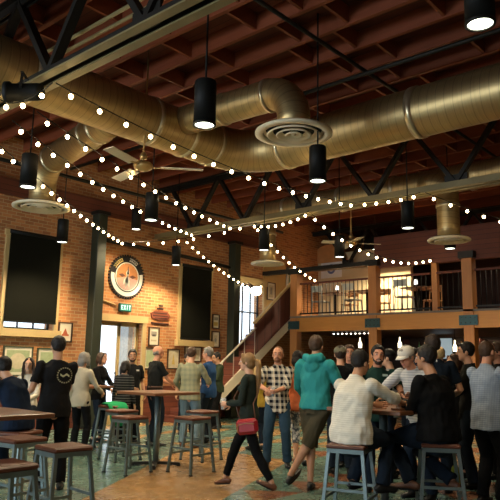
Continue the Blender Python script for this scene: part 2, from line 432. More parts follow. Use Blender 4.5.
mb.build('door_leaf', BEIGE, d); MB().box((a+.05, y+.02, .2), (b-.05, y+.028, hi-.05)).build('pane', GLASS, d)
MB().tube([(a+.57, y-.05, .85), (a+.57, y-.05, 1.25)], .014, 8).box((a+.56, y-.05, .87), (a+.58, y, .9)).box((a+.56, y-.05, 1.2), (a+.58, y, 1.23)).build('door_handle', DARKST, d)
struct('baseboard_outside', MB().box((6, Y1+.35, -.2), (18, Y1+6, -.02)), plain('outdoor_paving', (.5, .5, .48), .8, 0, .1, 2), 'pale paving outside the door')
t = MB().box((11.35, 14.6, -.02), (11.75, 15.0, 4.2)).build('patio_pillar', plain('grey_block_pillar', (.34, .35, .33), .8, 0, .45, 9))
tag(t, 'grey block pillar standing outside behind the glass door', 'pillar')
mb = MB()
for i in range(9): mb.ell((9.15+.13*i, 14.3+.1*math.sin(i*2.1), .9+.09*math.sin(i*1.7)), (.16, .16, .2), 8)
mb.box((9.0, 14.15, -.02), (10.35, 14.45, .75), 1)
t = mb.build('patio_planter', [plain('shrub_green', (.05, .10, .05), .9, 0, .4, 20), plain('planter_grey', (.22, .24, .25), .7)]); tag(t, 'low planter with shrubs outside the glass door', 'planter')
# left wall windows
for i, h in enumerate(LW):
    a, b, lo, hi = h; mb = MB()
    mb.box((X0-.2, a, lo), (X0-.14, a+.06, hi)).box((X0-.2, b-.06, lo), (X0-.14, b, hi)).box((X0-.2, a, hi-.06), (X0-.14, b, hi)).box((X0-.2, a, lo), (X0-.14, b, lo+.06)).box((X0-.2, a, (lo+hi)/2-.03), (X0-.14, b, (lo+hi)/2+.03))
    struct('window_%d' % (i+4), mb, DARKST, 'tall window in the left wall')

# steel columns at the brick wall
for u, lab in ((8.72, 'dark green steel column left of the glass door'), (13.42, 'dark green steel column left of the bright stair window')):
    t = empty('steel_column', (u, Y1-.3, 0), lab, 'column', 'steel columns along the brick wall')
    MB().box((-.13, -.13, .03), (.13, .13, 4.98), 0, None, .015).build('shaft', GREENCOL, t)
    MB().box((-.2, -.2, 0), (.2, .2, .03)).build('base_plate', DARKST, t)
    MB().box((-.17, -.17, 4.9), (.17, .14, 4.98)).build('cap_plate', DARKST, t)
t = MB().tube([(8.85, Y1-.22, 4.35), (11.5, Y1-.22, 4.30), (13.3, Y1-.22, 4.22)], .05, 8).build('wall_pipe', DARKST); tag(t, 'dark pipe running along the brick wall above the round emblem', 'pipe')
t = MB().tube([(8.95, Y1-.03, 2.95), (8.95, Y1-.03, 4.05), (9.2, Y1-.03, 4.2)], .018, 6).tube([(8.95, Y1-.03, 2.97), (9.5, Y1-.03, 2.85)], .018, 6).build('conduit', BEIGE); tag(t, 'thin conduit bent around the left of the round emblem', 'conduit')

# ------------------------------------------------------------------ mezzanine (part of the building)
ZM, UM = 2.86, 15.0
struct('floor_mezzanine', MB().box((UM+.12, Y0, 2.5), (X1, 11.5, ZM)).box((UM+.25, 11.5, 2.5), (X1, Y1, ZM)), wood('mezzanine_deck', (.10, .04, .015), (.2, .08, .03), 1, .6, .5, True), 'mezzanine deck')
struct('trim_2', MB().box((UM-.1, Y0, 2.44), (UM+.12, 11.6, 2.83)), ORANGEBEAM, 'long orange timber beam along the mezzanine edge')
struct('trim_3', MB().box((UM-.13, Y0, 2.83), (UM+.16, 11.6, 2.88)), plain('worn_deck_edge', (.20, .16, .12), .7), 'worn board edge above the orange beam')
struct('trim_4', MB().box((UM+.02, Y0, 4.1), (UM+.2, 8.83, 4.95)), REDWOOD, 'dark red header boards above the mezzanine rail')
struct('trim_5', MB().box((UM+.02, 8.83, 4.2), (UM+.17, 12.8, 4.32)), DARKST, 'dark beam above the left mezzanine bay')
for v, lab, z1, sz in ((11.47, 'orange timber post at the left end of the mezzanine', 4.12, .125), (8.83, 'orange timber post between the left and middle mezzanine bays', 4.15, .125),
                       (6.22, 'orange timber post in front of the right mezzanine bay', 4.12, .13), (3.6, 'orange timber post at the right end of the mezzanine rail', 4.1, .125)):
    t = empty('timber_post', (UM, v, 0), lab, 'post', 'timber posts carrying the mezzanine')
    MB().box((-sz, -sz, 0), (sz, sz, z1), 0, None, .012).build('shaft', ORANGEWOOD, t)
    MB().box((-sz-.04, -sz-.06, z1), (sz+.1, sz+.06, z1+.16)).build('cap_bracket', DARKST, t)
    p = MB().box((-sz-.012, -sz-.1, 2.5), (-sz, sz+.1, 2.74)).build('steel_plate', plain('teal_steel_plate', (.04, .085, .085), .4, .5, .3, 20), t)
    mb = MB()
    for a in (-.17, -.06, .06, .17):
        for z in (2.56, 2.68): MB().tube([(-sz-.012, a, z), (-sz-.028, a, z)], .014, 6).build('bolt', DARKST, p)
t = MB().box((-.07, -.07, 0), (.07, .07, 1.26)).build('timber_post', ORANGEWOOD, None, (UM+.12, 7.14, ZM)); tag(t, 'thin orange post in the middle of the mezzanine rail', 'post')
def rail(v0, v1, lab):
    t = empty('balustrade', (UM+.03, v0, ZM), lab, 'railing', 'balustrade sections on the mezzanine'); L = v1-v0
    MB().box((-.03, 0, .95), (.03, L, 1.0)).build('top_rail', REDWOOD, t)
    MB().box((-.02, 0, .08), (.02, L, .12)).build('bottom_rail', DARKST, t)
    n = int(L/.125); b0 = None
    for i in range(1, n):
        if b0 is None: b0 = MB().tube([(0, 0, .1), (0, 0, .96)], .011, 6).build('baluster', DARKST, t); o = b0
        else: o = b0.copy(); COL.objects.link(o); o.parent = t
        o.location.y = i*L/n
rail(8.97, 11.33, 'dark balustrade between the two leftmost mezzanine posts'); rail(7.22, 8.69, 'dark balustrade in the middle mezzanine bay left of the thin post')
rail(6.36, 7.06, 'short dark balustrade right of the thin mezzanine post'); rail(3.74, 6.08, 'dark balustrade right of the third thick mezzanine post')
struct('wall_mezzanine', MB().box((18.0, 9.3, ZM), (18.15, Y1, 5.25)), CREAM, 'cream partition on the mezzanine')
mb = MB(); mb.prism([(.75*math.cos(R(a)), .62*math.sin(R(a))) for a in range(0, 181, 12)], .06, 0, Matrix.Translation((17.94, 12.35, 4.95)) @ Matrix.Rotation(R(-90), 4, 'Z'))
struct('window_8', mb, plain('arched_orange_infill', (.55, .25, .08), .7), 'arched orange infill above the cream partition')
# staircase along the brick wall
u0, rise, run = 11.16, .168, .238
t = empty('staircase', (u0, 11.645, 0), 'straight staircase rising right along the brick wall to the mezzanine', 'staircase')
for i in range(17):
    MB().box((i*run, .06, i*rise), (i*run+run+.03, 1.13, (i+1)*rise)).build('step', REDWOOD, t)
zz = lambda u: (u)*rise/run
mb = MB(); mb.prism([(-.05, 0), (.22, 0), (4.02, zz(4.02)-.14), (4.02, zz(4.02)+.14), (-.05, .12)], .05, 0)
mb.build('stringer', plain('pale_stringer', (.72, .66, .50), .45, 0, .08, 3), t)
mb = MB(); mb.prism([(2.25, zz(2.25)+.13), (3.88, zz(3.88)+.13), (3.88, zz(3.88)+1.12), (2.25, zz(2.25)+1.02)], .04, 0)
g = mb.build('guard_panel', planks_mat('maroon_panel', (.075, .018, .012), (.12, .03, .018), .3, 0), t); g['label'] = 'dark maroon guard panel'
MB().bar((2.2, .02, zz(2.2)+1.05), (3.9, .02, zz(3.9)+1.16), .08, .06).build('panel_cap', BEIGE, t)
mb = MB().tube([(0.1, .02, zz(.1)+.82), (2.3, .02, zz(2.3)+.86)], .028, 8)
for i in range(6): mb.tube([(.15+.42*i, .02, zz(.15+.42*i)), (.15+.42*i, .02, zz(.15+.42*i)+.83)], .012, 6)
mb.build('handrail', plain('worn_pale_rail', (.50, .44, .34), .4), t)
struct('trim_6', MB().box((15.05, Y1-.03, ZM), (16.15, Y1, 4.75)), plain('warm_beige_wall', (.56, .37, .13), .7, 0, .1, 2), 'beige wall panel above the stairs')
d = struct('door_2', MB().box((16.2, Y1-.05, ZM), (16.28, Y1, 4.6)).box((16.85, Y1-.05, ZM), (16.93, Y1, 4.6)).box((16.2, Y1-.05, 4.5), (16.93, Y1, 4.6)), WHITEP, 'narrow pale door at the top of the stairs')
MB().box((16.28, Y1-.03, ZM), (16.85, Y1-.01, 4.5)).build('door_leaf', plain('pale_green_door', (.36, .42, .26), .5), d)
# ================================================================== CEILING SERVICES
def truss(u, lab, warm):
    t = empty('roof_truss', (u, 0, 0), lab, 'truss', 'steel roof trusses'); z0, z1 = 4.66, 5.98
    for s in (-1, 1):
        MB().box((s*.095-.05, Y0, z0-.015), (s*.095+.05, Y1, z0+.005)).build('bottom_chord', KHAKI, t)
        MB().box((s*.05-.012, Y0, z0+.005), (s*.05+.012, Y1, z0+.13)).build('chord_web', KHAKI if u > 5 else DARKST, t)
        MB().box((s*.075-.05, Y0, z1-.01), (s*.075+.05, Y1, z1+.01)).box((s*.035-.01, Y0, z1-.12), (s*.035+.01, Y1, z1)).build('top_chord', DARKST, t)
    v = Y1-.55; j = 0
    while v > -3.2:
        MB().bar((0, v, z1-.04), (0, v-.85, z0+.09), .07, .11, 0, (1, 0, 0)).build('web_member', DARKST, t)
        MB().bar((0, v-.85, z0+.09), (0, v-1.7, z1-.04), .07, .11, 0, (1, 0, 0)).build('web_member', DARKST, t)
        if j % 2 == 0: MB().box((-.012, v-1.06, z0+.02), (.012, v-.64, z0+.26)).build('gusset_plate', DARKST, t)
        v -= 1.7; j += 1
truss(3.6, 'khaki and dark steel roof truss crossing the near upper left', 1); truss(10.7, 'khaki and dark steel roof truss across the middle of the hall', 1); truss(17.7, 'dark steel roof truss over the mezzanine', 0)
def arc(c, r, a0, a1, ax, ay, n=8):
    c, ax, ay = Vector(c), Vector(ax), Vector(ay); return [c+ax*r*math.cos(R(a0+(a1-a0)*i/n))+ay*r*math.sin(R(a0+(a1-a0)*i/n)) for i in range(n+1)]
def duct(par, name, pts, r, bands=(), seg=.25):
    P = [Vector(pts[0])]
    for p in pts[1:]:
        p = Vector(p); d = p-P[-1]; n = max(1, int(d.length/seg)); q = P[-1].copy()
        for i in range(1, n+1): P.append(q+d*i/n)
    o = MB().tube(P, r, 28, 0, True, None, False, True).build(name, DUCT, par)
    for (p, d, w) in bands:
        p, d = Vector(p), Vector(d).normalized(); MB().tube([p-d*w/2, p+d*w/2], r+.018, 28, 0, True, None, False, True).build('joint_band', BANDM, par)
    return o
BANDM = plain('bright_duct_band', (.72, .62, .40), .3, .85, .1, 6, .05)
DZ, DR = 5.2, .37
t = empty('ventilation_duct', (0, 0, 0), 'big spiral trunk duct turning a corner below the roof', 'duct', 'ceiling ducts')
duct(t, 'trunk', [(1.2, 7.5, DZ), (7.45, 7.5, DZ)]+arc((7.45, 6.65, DZ), .85, 90, 0, (1, 0, 0), (0, 1, 0))[1:]+[(8.3, -3.8, DZ)], DR,
     [((3.95, 7.5, DZ), (1, 0, 0), .08), ((6.0, 7.5, DZ), (1, 0, 0), .07), ((6.75, 7.5, DZ), (1, 0, 0), .06), ((7.35, 7.5, DZ), (1, 0, 0), .06), ((8.3, 6.55, DZ), (0, 1, 0), .08), ((8.3, 4.1, DZ), (0, 1, 0), .1), ((8.3, 1.5, DZ), (0, 1, 0), .1)])
def diffuser(par_label, c, rad, grp, rim=1.0):
    t = empty('ceiling_diffuser', c, par_label, 'air diffuser', grp)
    # shallow stepped concentric cones, opening downward
    MB().lathe([(rad*.46, .085), (rad*.50, .07), (rad*.93, .035), (rad, .012), (rad, -.012), (rad*.80, -.02), (rad*.785, .02), (rad*.93, .03)], (0, 0, 0), 40, 0, None, False).build('outer_cone', ALU, t)
    for j, a in enumerate((.70, .46, .23)):
        MB().lathe([(rad*(a-.15), .035), (rad*a, -.022), (rad*(a-.035), -.034), (rad*(a-.17), .028)], (0, 0, 0), 36, 0, None, False).build('cone_ring', ALU, t)
    MB().lathe([(.001, .02), (rad*.07, .005), (rad*.06, -.022), (.001, -.03)], (0, 0, 0), 20).build('centre_cap', ALU, t)
    MB().lathe([(.001, .06), (rad*.86, .05)], (0, 0, 0), 30, 0, None, False).build('backing', BLACK, t)
    return t
TR = t
def branch(lab, p0, p1, r, zd, rad, dl, R_=.42, bands=1):
    """horizontal run from p0 to p1 (along v), elbow down to a round diffuser"""
    t = TR
    p0, p1 = Vector(p0), Vector(p1); d = (p1-p0).normalized(); e = p1-d*R_
    pts = [p0, e]+arc(e-Vector((0, 0, R_)), R_, 90, 0, d, (0, 0, 1))[1:]+[Vector((p1.x, p1.y, zd+.06))]
    duct(t, 'branch', pts, r, [(p0+d*.45, d, .07), (p0+d*.8, d, .04), (e, d, .05)], .2)
    return diffuser(dl, (p1.x, p1.y, zd), rad, 'round ceiling diffusers')
branch('short branch duct curving down to the nearest round diffuser', (6.5, 7.2, 5.28), (6.62, 5.12, 5.28), .23, 4.62, .53, 'round concentric diffuser under the nearest branch duct')
branch('branch duct reaching left and bending down before the brick wall', (5.55, 7.8, 5.15), (6.05, 10.55, 5.1), .24, 4.28, .52, 'round concentric diffuser at far left above the dark blind', .45)
t = empty('ventilation_duct', (0, 0, 0), 'far spiral trunk duct running behind the middle truss', 'duct', 'ceiling ducts')
duct(t, 'trunk', [(12.2, 10.6, 5.3), (12.2, -3.6, 5.3)], .28, [((12.2, v, 5.3), (0, 1, 0), .08) for v in (9.6, 8, 6.6, 4.9, 3)])
TF = t
def drop(lab, u, v, r, zd, rad, dl):
    t = TF
    duct(t, 'branch', [(u, v+.55, 5.25), (u, v+.3, 5.22)]+arc((u, v+.3, 4.92), .3, 90, 180, (0, 1, 0), (0, 0, 1))[1:]+[(u, v, zd+.06)], r, [((u, v, 4.7), (0, 0, 1), .05)], .2)
    diffuser(dl, (u, v, zd), rad, 'round ceiling diffusers')
drop('curved duct dropping from the far trunk at right', 12.0, 5.35, .22, 4.0, .42, 'round diffuser at right above the mezzanine rail')
drop('curved duct dropping from the far trunk near the stairs', 12.1, 10.15, .2, 3.96, .42, 'round diffuser hanging in front of the stairs')

# black can pendants
def can(u, v, z, lab, power, r=.115, h=.46, sp=None):
    t = empty('pendant_light', (u, v, z), lab, 'pendant light', 'black can pendants')
    MB().lathe([(r*.9, .012), (r, 0), (r, h), (r*.9, h+.015), (.001, h+.02)], (0, 0, 0), 20).build('can', BLACK, t)
    MB().tube([(0, 0, h), (0, 0, ZC-z)], .011, 6).build('stem', BLACK, t)
    MB().lathe([(.001, .004), (r*.84, .004), (r*.84, .02)], (0, 0, 0), 20).build('lens', CANG, t)
    MB().lathe([(r*.86, -.006), (r*1.03, -.006), (r*1.03, .02), (r*.86, .02), (r*.86, -.006)], (0, 0, 0), 20, 0, None, False).build('trim_ring', DARKST, t)
    l = bpy.data.lights.new('can_lamp', 'SPOT'); l.energy = power; l.spot_size = R(142); l.spot_blend = .6; l.color = (1, .80, .52); l.shadow_soft_size = .08
    o = bpy.data.objects.new('can_lamp', l); COL.objects.link(o); o.parent = t; o.location = (0, 0, -.02)
CP = 270
for u, v, z, lab, pw in ((4.32, 4.49, 3.9, 'large black can pendant below the nearest branch duct', CP*.45), (6.68, 4.76, 3.9, 'black can pendant right of the big round diffuser', CP*.38),
        (4.44, 8.15, 3.9, 'black can pendant at far left beside the round diffuser', CP), (7.13, 11.52, 3.9, 'black can pendant in front of the wide left blind', CP*1.5),
        (6.89, 8.40, 3.9, 'black can pendant below the cream ceiling fan', CP), (10.64, 11.92, 3.9, 'black can pendant between round emblem and narrow blind', CP*1.3),
        (10.27, 8.72, 3.9, 'black can pendant before the stairs under the truss', CP), (10.04, 5.22, 3.9, 'black can pendant under the truss at right', CP*.7),
        (12.6, 5.6, 3.95, 'black can pendant beside the right round diffuser', CP*.6), (11.78, 7.8, 3.87, 'black can pendant beyond the far fan', CP*.6),
        (9.2, 11.75, 4.55, 'added black can pendant brightening the wall around the round emblem', CP*1.1)):  # last can is an added light source that brightens the emblem wall
    can(u, v, z, lab, pw)
can(5.04, 1.9, 4.4, 'bright can pendant at the top right corner', CP*.4, .125, .46)
for v in (9.9, 7.6, 5.2):
    can(16.9, v, 5.0, 'black can pendant over the %s of the mezzanine' % {9.9: 'left bay', 7.6: 'middle', 5.2: 'right bay'}[v], CP*(3.2 if v > 9 else .7), .1, .4)

# ceiling fans
def fan(c, lab, n, rad, a0, tilt=0):
    t = empty('ceiling_fan', c, lab, 'ceiling fan', 'ceiling fans')
    MB().lathe([(.001, -.07), (.05, -.065), (.13, -.03), (.15, .02), (.12, .06), (.04, .08), (.001, .082)], (0, 0, 0), 24).build('motor_housing', BRASS, t)
    MB().tube([(0, 0, .07), (0, 0, ZC-c[2])], .014, 8).build('down_rod', BRASS, t)
    MB().lathe([(.05, .12), (.06, .16), (.03, .22)], (0, 0, 0), 16).build('rod_cover', BRASS, t)
    for i in range(n):
        a = a0+360*i/n; T = Matrix.Rotation(R(a), 4, 'Z') @ Matrix.Rotation(R(10), 4, 'X')
        MB().box((.26, -.085, -.008), (rad, .085, .008), 0, T, .006).build('blade', FANW, t)
        MB().box((.1, -.022, -.012), (.32, .022, .0), 0, T).build('blade_bracket', BRASS, t)
fan((5.82, 7.34, 4.38), 'cream three bladed ceiling fan below the trunk duct', 3, .90, -41)
fan((12.9, 8.21, 4.4), 'four bladed ceiling fan on a long rod before the mezzanine', 4, .72, -40)

# pipes and rods
for lab, p, q, r, m in (('black sprinkler pipe under the joists right of the branch duct', (7.9, -3.8, 5.86), (7.9, 12.6, 5.86), .035, DARKST), ('upper thin metal pipe beside the near truss', (3.78, -3.8, 5.22), (3.78, 6.9, 5.22), .022, KHAKI),
        ('lower thin metal pipe beside the near truss', (3.92, -3.8, 5.22), (3.92, 6.9, 5.22), .022, KHAKI), ('dark pipe crossing under the joists along the hall', (1.0, 4.75, 5.9), (14, 4.75, 5.9), .03, DARKST),
        ('dark pipe along the hall above the brick wall', (1.0, 11.2, 5.2), (14, 11.2, 5.2), .04, DARKST), ('khaki pipe below the joists beyond the middle truss', (13.4, -3, 5.6), (13.4, 12.4, 5.6), .04, KHAKI)):
    t = MB().tube([p, q], r, 8).build('ceiling_pipe', m); tag(t, lab, 'pipe', 'pipes below the roof')

# theatrical light at the end of the near truss
t = empty('stage_light', (3.42, 6.55, 4.52), 'black stage light with amber lens hung at the near truss end', 'stage light')
ax = Vector((-.62, .74, -.02)).normalized(); Tm = ax.to_track_quat('Z', 'Y').to_matrix().to_4x4()
MB().lathe([(.001, -.22), (.09, -.22), (.10, -.16), (.10, .14), (.125, .15), (.125, .2), (.10, .2)], (0, 0, 0), 20, 0, Tm).build('housing', BLACK, t)
MB().lathe([(.001, .17), (.10, .165), (.10, .19), (.001, .20)], (0, 0, 0), 20, 0, Tm).build('lens', plain('amber_lens', (.55, .30, .07), .15), t)
MB().bar((.09, .09, 0), (.06, .06, .2), .03, .012).bar((-.09, -.09, 0), (-.06, -.06, .2), .03, .012).bar((-.08, -.08, .2), (.08, .08, .2), .03, .012).build('yoke', DARKST, t)

# festoon strings
def festoon(lab, pts, sags, n, r=.028, ends=True):
    """pts: anchors; sags: dip of each span; n: bulbs over the whole length"""
    t = empty('string_lights', pts[0], lab, 'string lights', 'festoon bulb strings'); o0 = Vector(pts[0]); P = []
    for i in range(len(pts)-1):
        a, b = Vector(pts[i])-o0, Vector(pts[i+1])-o0
        for j in range(25 if i == len(pts)-2 else 24):
            s = j/24; q = a.lerp(b, s); q.z -= sags[i]*4*s*(1-s); P.append(q)
    MB().tube(P, .007, 5).build('cable', BLACK, t)
    L = [0]
    for a, b in zip(P, P[1:]): L.append(L[-1]+(b-a).length)
    b0 = s0 = None
    for i in range(n):
        d = L[-1]*(i+.5)/n; k = max(j for j in range(len(L)) if L[j] <= d); k = min(k, len(P)-2)
        q = P[k].lerp(P[k+1], (d-L[k])/max(1e-6, L[k+1]-L[k]))
        if b0 is None:
            b0 = MB().lathe([(.001, -r*2), (r*.6, -r*1.75), (r, -r), (r*.8, -r*.35), (r*.45, 0)], (0, 0, -.035), 12).build('bulb', BULB, t)
            s0 = MB().lathe([(.012, -.04), (.014, 0)], (0, 0, 0), 8).build('socket', SOCK, b0); b, s = b0, s0
        else:
            b = b0.copy(); COL.objects.link(b); b.parent = t; s = s0.copy(); COL.objects.link(s); s.parent = b
        b.location = q
festoon('string of bulbs from the stage light across to the truss at right', [(3.5, 6.0, 4.5), (10.55, 6.6, 4.66)], [.22], 17)
festoon('second string of bulbs fanning out from the near truss end', [(3.7, 6.72, 4.42), (10.55, 9.9, 4.6)], [.12], 17)
festoon('third string of bulbs passing above the left diffuser to the middle truss', [(3.7, 7.3, 4.45), (10.55, 11.2, 4.6)], [.16], 19)
festoon('lowest left string of bulbs swinging past the brick wall then to the truss', [(3.9, 8.1, 4.4), (9.2, 12.2, 4.30), (10.55, 9.45, 4.62)], [.08, .12], 26)
festoon('string of bulbs dropping from the truss to the stair window', [(10.6, 11.6, 4.56), (14.1, 12.4, 3.72), (14.7, 12.5, 3.9)], [.12, .03], 16)
festoon('string of bulbs from the truss drooping to the thin mezzanine post', [(10.55, 7.7, 4.62), (14.85, 7.05, 4.2)], [.42], 15)
festoon('string of bulbs from the truss to the second mezzanine post', [(10.55, 9.25, 4.6), (14.85, 10.6, 3.9)], [.15], 11)
festoon('short string of bulbs tied along the middle truss', [(10.5, 9.3, 4.6), (10.5, 7.7, 4.66)], [.12], 8)
festoon('string of bulbs tied along the truss at right', [(10.5, 6.5, 4.66), (10.5, 5.2, 4.64)], [.03], 5)
festoon('string of bulbs dropping right from the truss past the round diffuser', [(10.5, 5.1, 4.62), (12.9, 3.3, 3.95)], [.06], 9)
festoon('short string of bulbs looped round the stage light at upper left', [(3.38, 7.6, 5.05), (3.38, 6.72, 4.42), (3.4, 5.9, 4.44)], [.1, .05], 5)
t = empty('wall_lamp', (14.27, Y1-.4, 3.62), 'bright round lamp shade glowing at the top of the stair window', 'lamp')
MB().ell((0, 0, 0), (.17, .17, .14), 16).build('globe', glow('globe_glow', (1, .86, .62), 7), t)
MB().bar((0, 0, .1), (0, .38, .3), .03, .03).build('bracket', DARKST, t)

# ================================================================== WALL DECORATION
BLACKFR = wood('dark_picture_frame', (.05, .025, .012), (.11, .055, .025), 2, 1.5, .4)
GREENFR = wood('green_picture_frame', (.05, .06, .03), (.09, .10, .05), 2, 1.5, .5)
MATB = plain('picture_mat', (.72, .66, .50), .7, 0, .06, 3, 0)
INKS = {'red': plain('ink_red', (.50, .12, .05), .8, 0, .3, 20, 0), 'grey': plain('ink_grey', (.30, .27, .22), .8, 0, .5, 30, 0), 'pale': plain('ink_pale', (.55, .47, .30), .8, 0, .25, 14, 0),
        'gold': plain('ink_gold', (.55, .38, .10), .8, 0, .3, 20, 0), 'dark': plain('ink_dark', (.08, .07, .06), .8, 0, .4, 20, 0), 'green': plain('ink_green', (.35, .40, .22), .8, 0, .3, 10, 0)}
def picture(u0, u1, z0, z1, lab, shapes, fr=BLACKFR, w=.03, y=Y1, mat=MATB):
    """shapes: list of (kind, ink, x0, x1, z0, z1) in 0..1 of the sheet"""
    cx, cz = (u0+u1)/2, (z0+z1)/2; hw, hh = (u1-u0)/2, (z1-z0)/2
    t = empty('framed_picture', (cx, y, cz), lab, 'picture', 'framed pictures on the brick wall')
    mb = MB().box((-hw, -.035, -hh), (-hw+w, 0, hh)).box((hw-w, -.035, -hh), (hw, 0, hh)).box((-hw+w, -.035, hh-w), (hw-w, 0, hh)).box((-hw+w, -.035, -hh), (hw-w, 0, -hh+w))
    mb.build('frame', fr, t); MB().box((-hw+w, -.018, -hh+w), (hw-w, -.004, hh-w)).build('sheet', mat, t)
    iw, ih = hw-w, hh-w
    for j, (kd, ink, a, b, c, d) in enumerate(shapes):
        x0, x1, q0, q1 = -iw+2*iw*a, -iw+2*iw*b, -ih+2*ih*c, -ih+2*ih*d; mb = MB()
        if kd == 'tri': mb.prism([(x0, q0), (x1, q0), ((x0+x1)/2, q1)], .004, 0, Matrix.Translation((0, -.022-.002*j, 0)))
        elif kd == 'disc': mb.prism([((x0+x1)/2+(x1-x0)/2*math.cos(k*.4488), (q0+q1)/2+(q1-q0)/2*math.sin(k*.4488)) for k in range(14)], .004, 0, Matrix.Translation((0, -.022-.002*j, 0)))
        elif kd == 'slash': mb.prism([(x0, q0), (x0+.25*(x1-x0), q0), (x1, q1), (x1-.25*(x1-x0), q1)], .004, 0, Matrix.Translation((0, -.022-.002*j, 0)))
        else: mb.box((x0, -.022-.002*j, q0), (x1, -.016, q1))
        mb.build('print', INKS[ink], t)
picture(6.72, 7.40, 1.15, 1.78, 'wide pale map print in a dark green frame left of the smiling woman', [('box', 'green', .08, .92, .1, .9), ('disc', 'pale', .2, .8, .2, .8)], GREENFR)
picture(7.50, 8.12, 1.17, 1.76, 'pale print in a green frame partly hidden behind the logo shirt', [('box', 'green', .1, .9, .12, .88)], GREENFR)
picture(7.98, 8.34, 1.90, 2.35, 'white print with a red sail shape left of the green column', [('tri', 'red', .28, .72, .38, .72), ('box', 'red', .22, .8, .28, .38)])
picture(8.88, 9.10-.02, 1.92, 2.36, 'print with a red square right of the green column', [('box', 'red', .2, .8, .32, .8)])
picture(8.86, 9.08, 1.36, 1.76, 'dark print with a gold diagonal stripe below the red square print', [('box', 'gold', .06, .94, .06, .94), ('slash', 'pale', .1, .9, .1, .9)])
picture(10.58, 10.93, 1.90, 2.38, 'white print of a dark engine in a dark frame right of the door', [('box', 'grey', .2, .8, .55, .8), ('box', 'dark', .3, .7, .5, .62), ('box', 'pale', .2, .8, .2, .3)])
picture(10.46, 10.98, 1.30, 1.86, 'large pale map print behind the bald man', [('box', 'green', .08, .92, .08, .92)], BLACKFR, .04)
picture(11.24, 11.66, 1.32, 1.84, 'pale drawing of a tall figure in a frame beside the bald man', [('box', 'pale', .06, .94, .06, .94), ('tri', 'gold', .35, .65, .2, .8)])
picture(11.84, 12.46, 1.52, 1.92, 'wide white print under the narrow dark blind', [('box', 'pale', .1, .9, .15, .85)], BLACKFR, .025)
picture(12.84, 13.17, 1.92, 2.38, 'tall white print in a dark frame below a smaller one beside the column', [('box', 'pale', .25, .75, .2, .8), ('disc', 'grey', .35, .65, .3, .6)])
picture(12.86, 13.14, 2.45, 2.86, 'small two part print above a tall white one beside the column', [('box', 'grey', .15, .85, .6, .85), ('box', 'gold', .15, .85, .15, .45)])
picture(15.20, 15.60, 3.46, 4.02, 'white print in a dark frame on the beige wall above the stairs', [('box', 'pale', .15, .85, .12, .88), ('box', 'grey', .35, .65, .3, .75)], BLACKFR, .03, Y1-.03)
picture(12.62-.6, 12.62+.25, 4.35, 5.0, 'white poster with a blue round emblem on the cream partition', [('disc', 'grey', .3, .7, .3, .75)], BLACKFR, .01, Y1-.05) if False else None
t = empty('poster', (17.985, 12.25, 4.72), 'white poster with a blue round emblem on the cream partition', 'poster')
MB().box((0, -.42, -.3), (.012, .42, .3)).build('sheet', plain('poster_white', (.78, .76, .72), .7, 0, .05), t)
MB().tube([(-.004, 0, 0), (.006, 0, 0)], .17, 20).build('emblem', plain('poster_blue', (.12, .17, .33), .7), t); MB().tube([(-.006, 0, 0), (.006, 0, 0)], .09, 20).build('emblem_centre', plain('poster_white', (.78, .76, .72)), t)

# round emblem: toothed black rim, pale ring with lettering marks, orange and rose centre crossed by pale petals
t = empty('round_emblem', (9.79, Y1-.012, 3.57), 'round painted emblem with a toothed black rim above the exit sign', 'wall emblem')
Tm = Matrix.Rotation(R(90), 4, 'X')
def ringmesh(r0, r1, y0, y1, n=64, a0=0, a1=360):
    mb = MB(); vs = []
    full = abs(a1-a0) >= 360; m = n if full else n+1
    for i in range(m):
        a = R(a0+(a1-a0)*i/n); c, s_ = math.cos(a), math.sin(a)
        vs += [(r0*c, y0, r0*s_), (r1*c, y0, r1*s_), (r1*c, y1, r1*s_), (r0*c, y1, r0*s_)]
    fs = []
    for i in range(n):
        j = (i+1) % m
        for k in range(4): fs.append((i*4+k, i*4+(k+1) % 4, j*4+(k+1) % 4, j*4+k))
    return mb.add(vs, fs)
RE = .555
mb = ringmesh(.02, RE*.93, -.03, 0)
for i in range(44):
    a = R(360*i/44); T2 = Matrix.Rotation(-a, 4, 'Y'); mb.box((RE*.9, -.032, -.017), (RE, 0, .017), 0, T2)
mb.build('toothed_rim', plain('emblem_black', (.015, .013, .012), .5), t)
EW = plain('emblem_white', (.78, .74, .64), .5, 0, .06, 6, 0)
ringmesh(RE*.70, RE*.88, -.038, -.03, 40, 172, 372).build('white_band', EW, t)
ringmesh(RE*.60, RE*.645, -.038, -.03).build('inner_line', EW, t)
ringmesh(.01, RE*.59, -.036, -.03).build('orange_field', plain('emblem_orange', (.60, .24, .08), .5, 0, .25, 9, 0), t)
ringmesh(.01, RE*.585, -.039, -.036, 30, 190, 350).build('rose_field', plain('emblem_rose', (.70, .42, .34), .5, 0, .15, 9, 0), t)
GOLD = plain('emblem_gold', (.66, .50, .16), .5, 0, .2, 9, 0)
for i in range(11):
    a = 150-i*7.0-(28 if i > 5 else 0)
    T2 = Matrix.Rotation(-R(a), 4, 'Y'); mm = MB().box((RE*.71, -.042, -.022), (RE*.745, -.03, .022)).box((RE*.83, -.042, -.022), (RE*.865, -.03, .022)).box((RE*.71, -.042, -.022), (RE*.865, -.03, -.008))
    o = mm.build('letter_mark', GOLD if i < 6 else EW, t); o.matrix_local = T2
for a, l, m_ in ((84, .40, EW), (262, .56, EW), (285, .50, EW), (240, .45, EW)):
    q = MB().prism([(0, -.02), (RE*l*.45, -.05), (RE*l, 0), (RE*l*.45, .05), (0, .02)], .006, 0, Matrix.Translation((0, -.044, 0))).build('petal', m_, t); q.rotation_euler.y = -R(a)
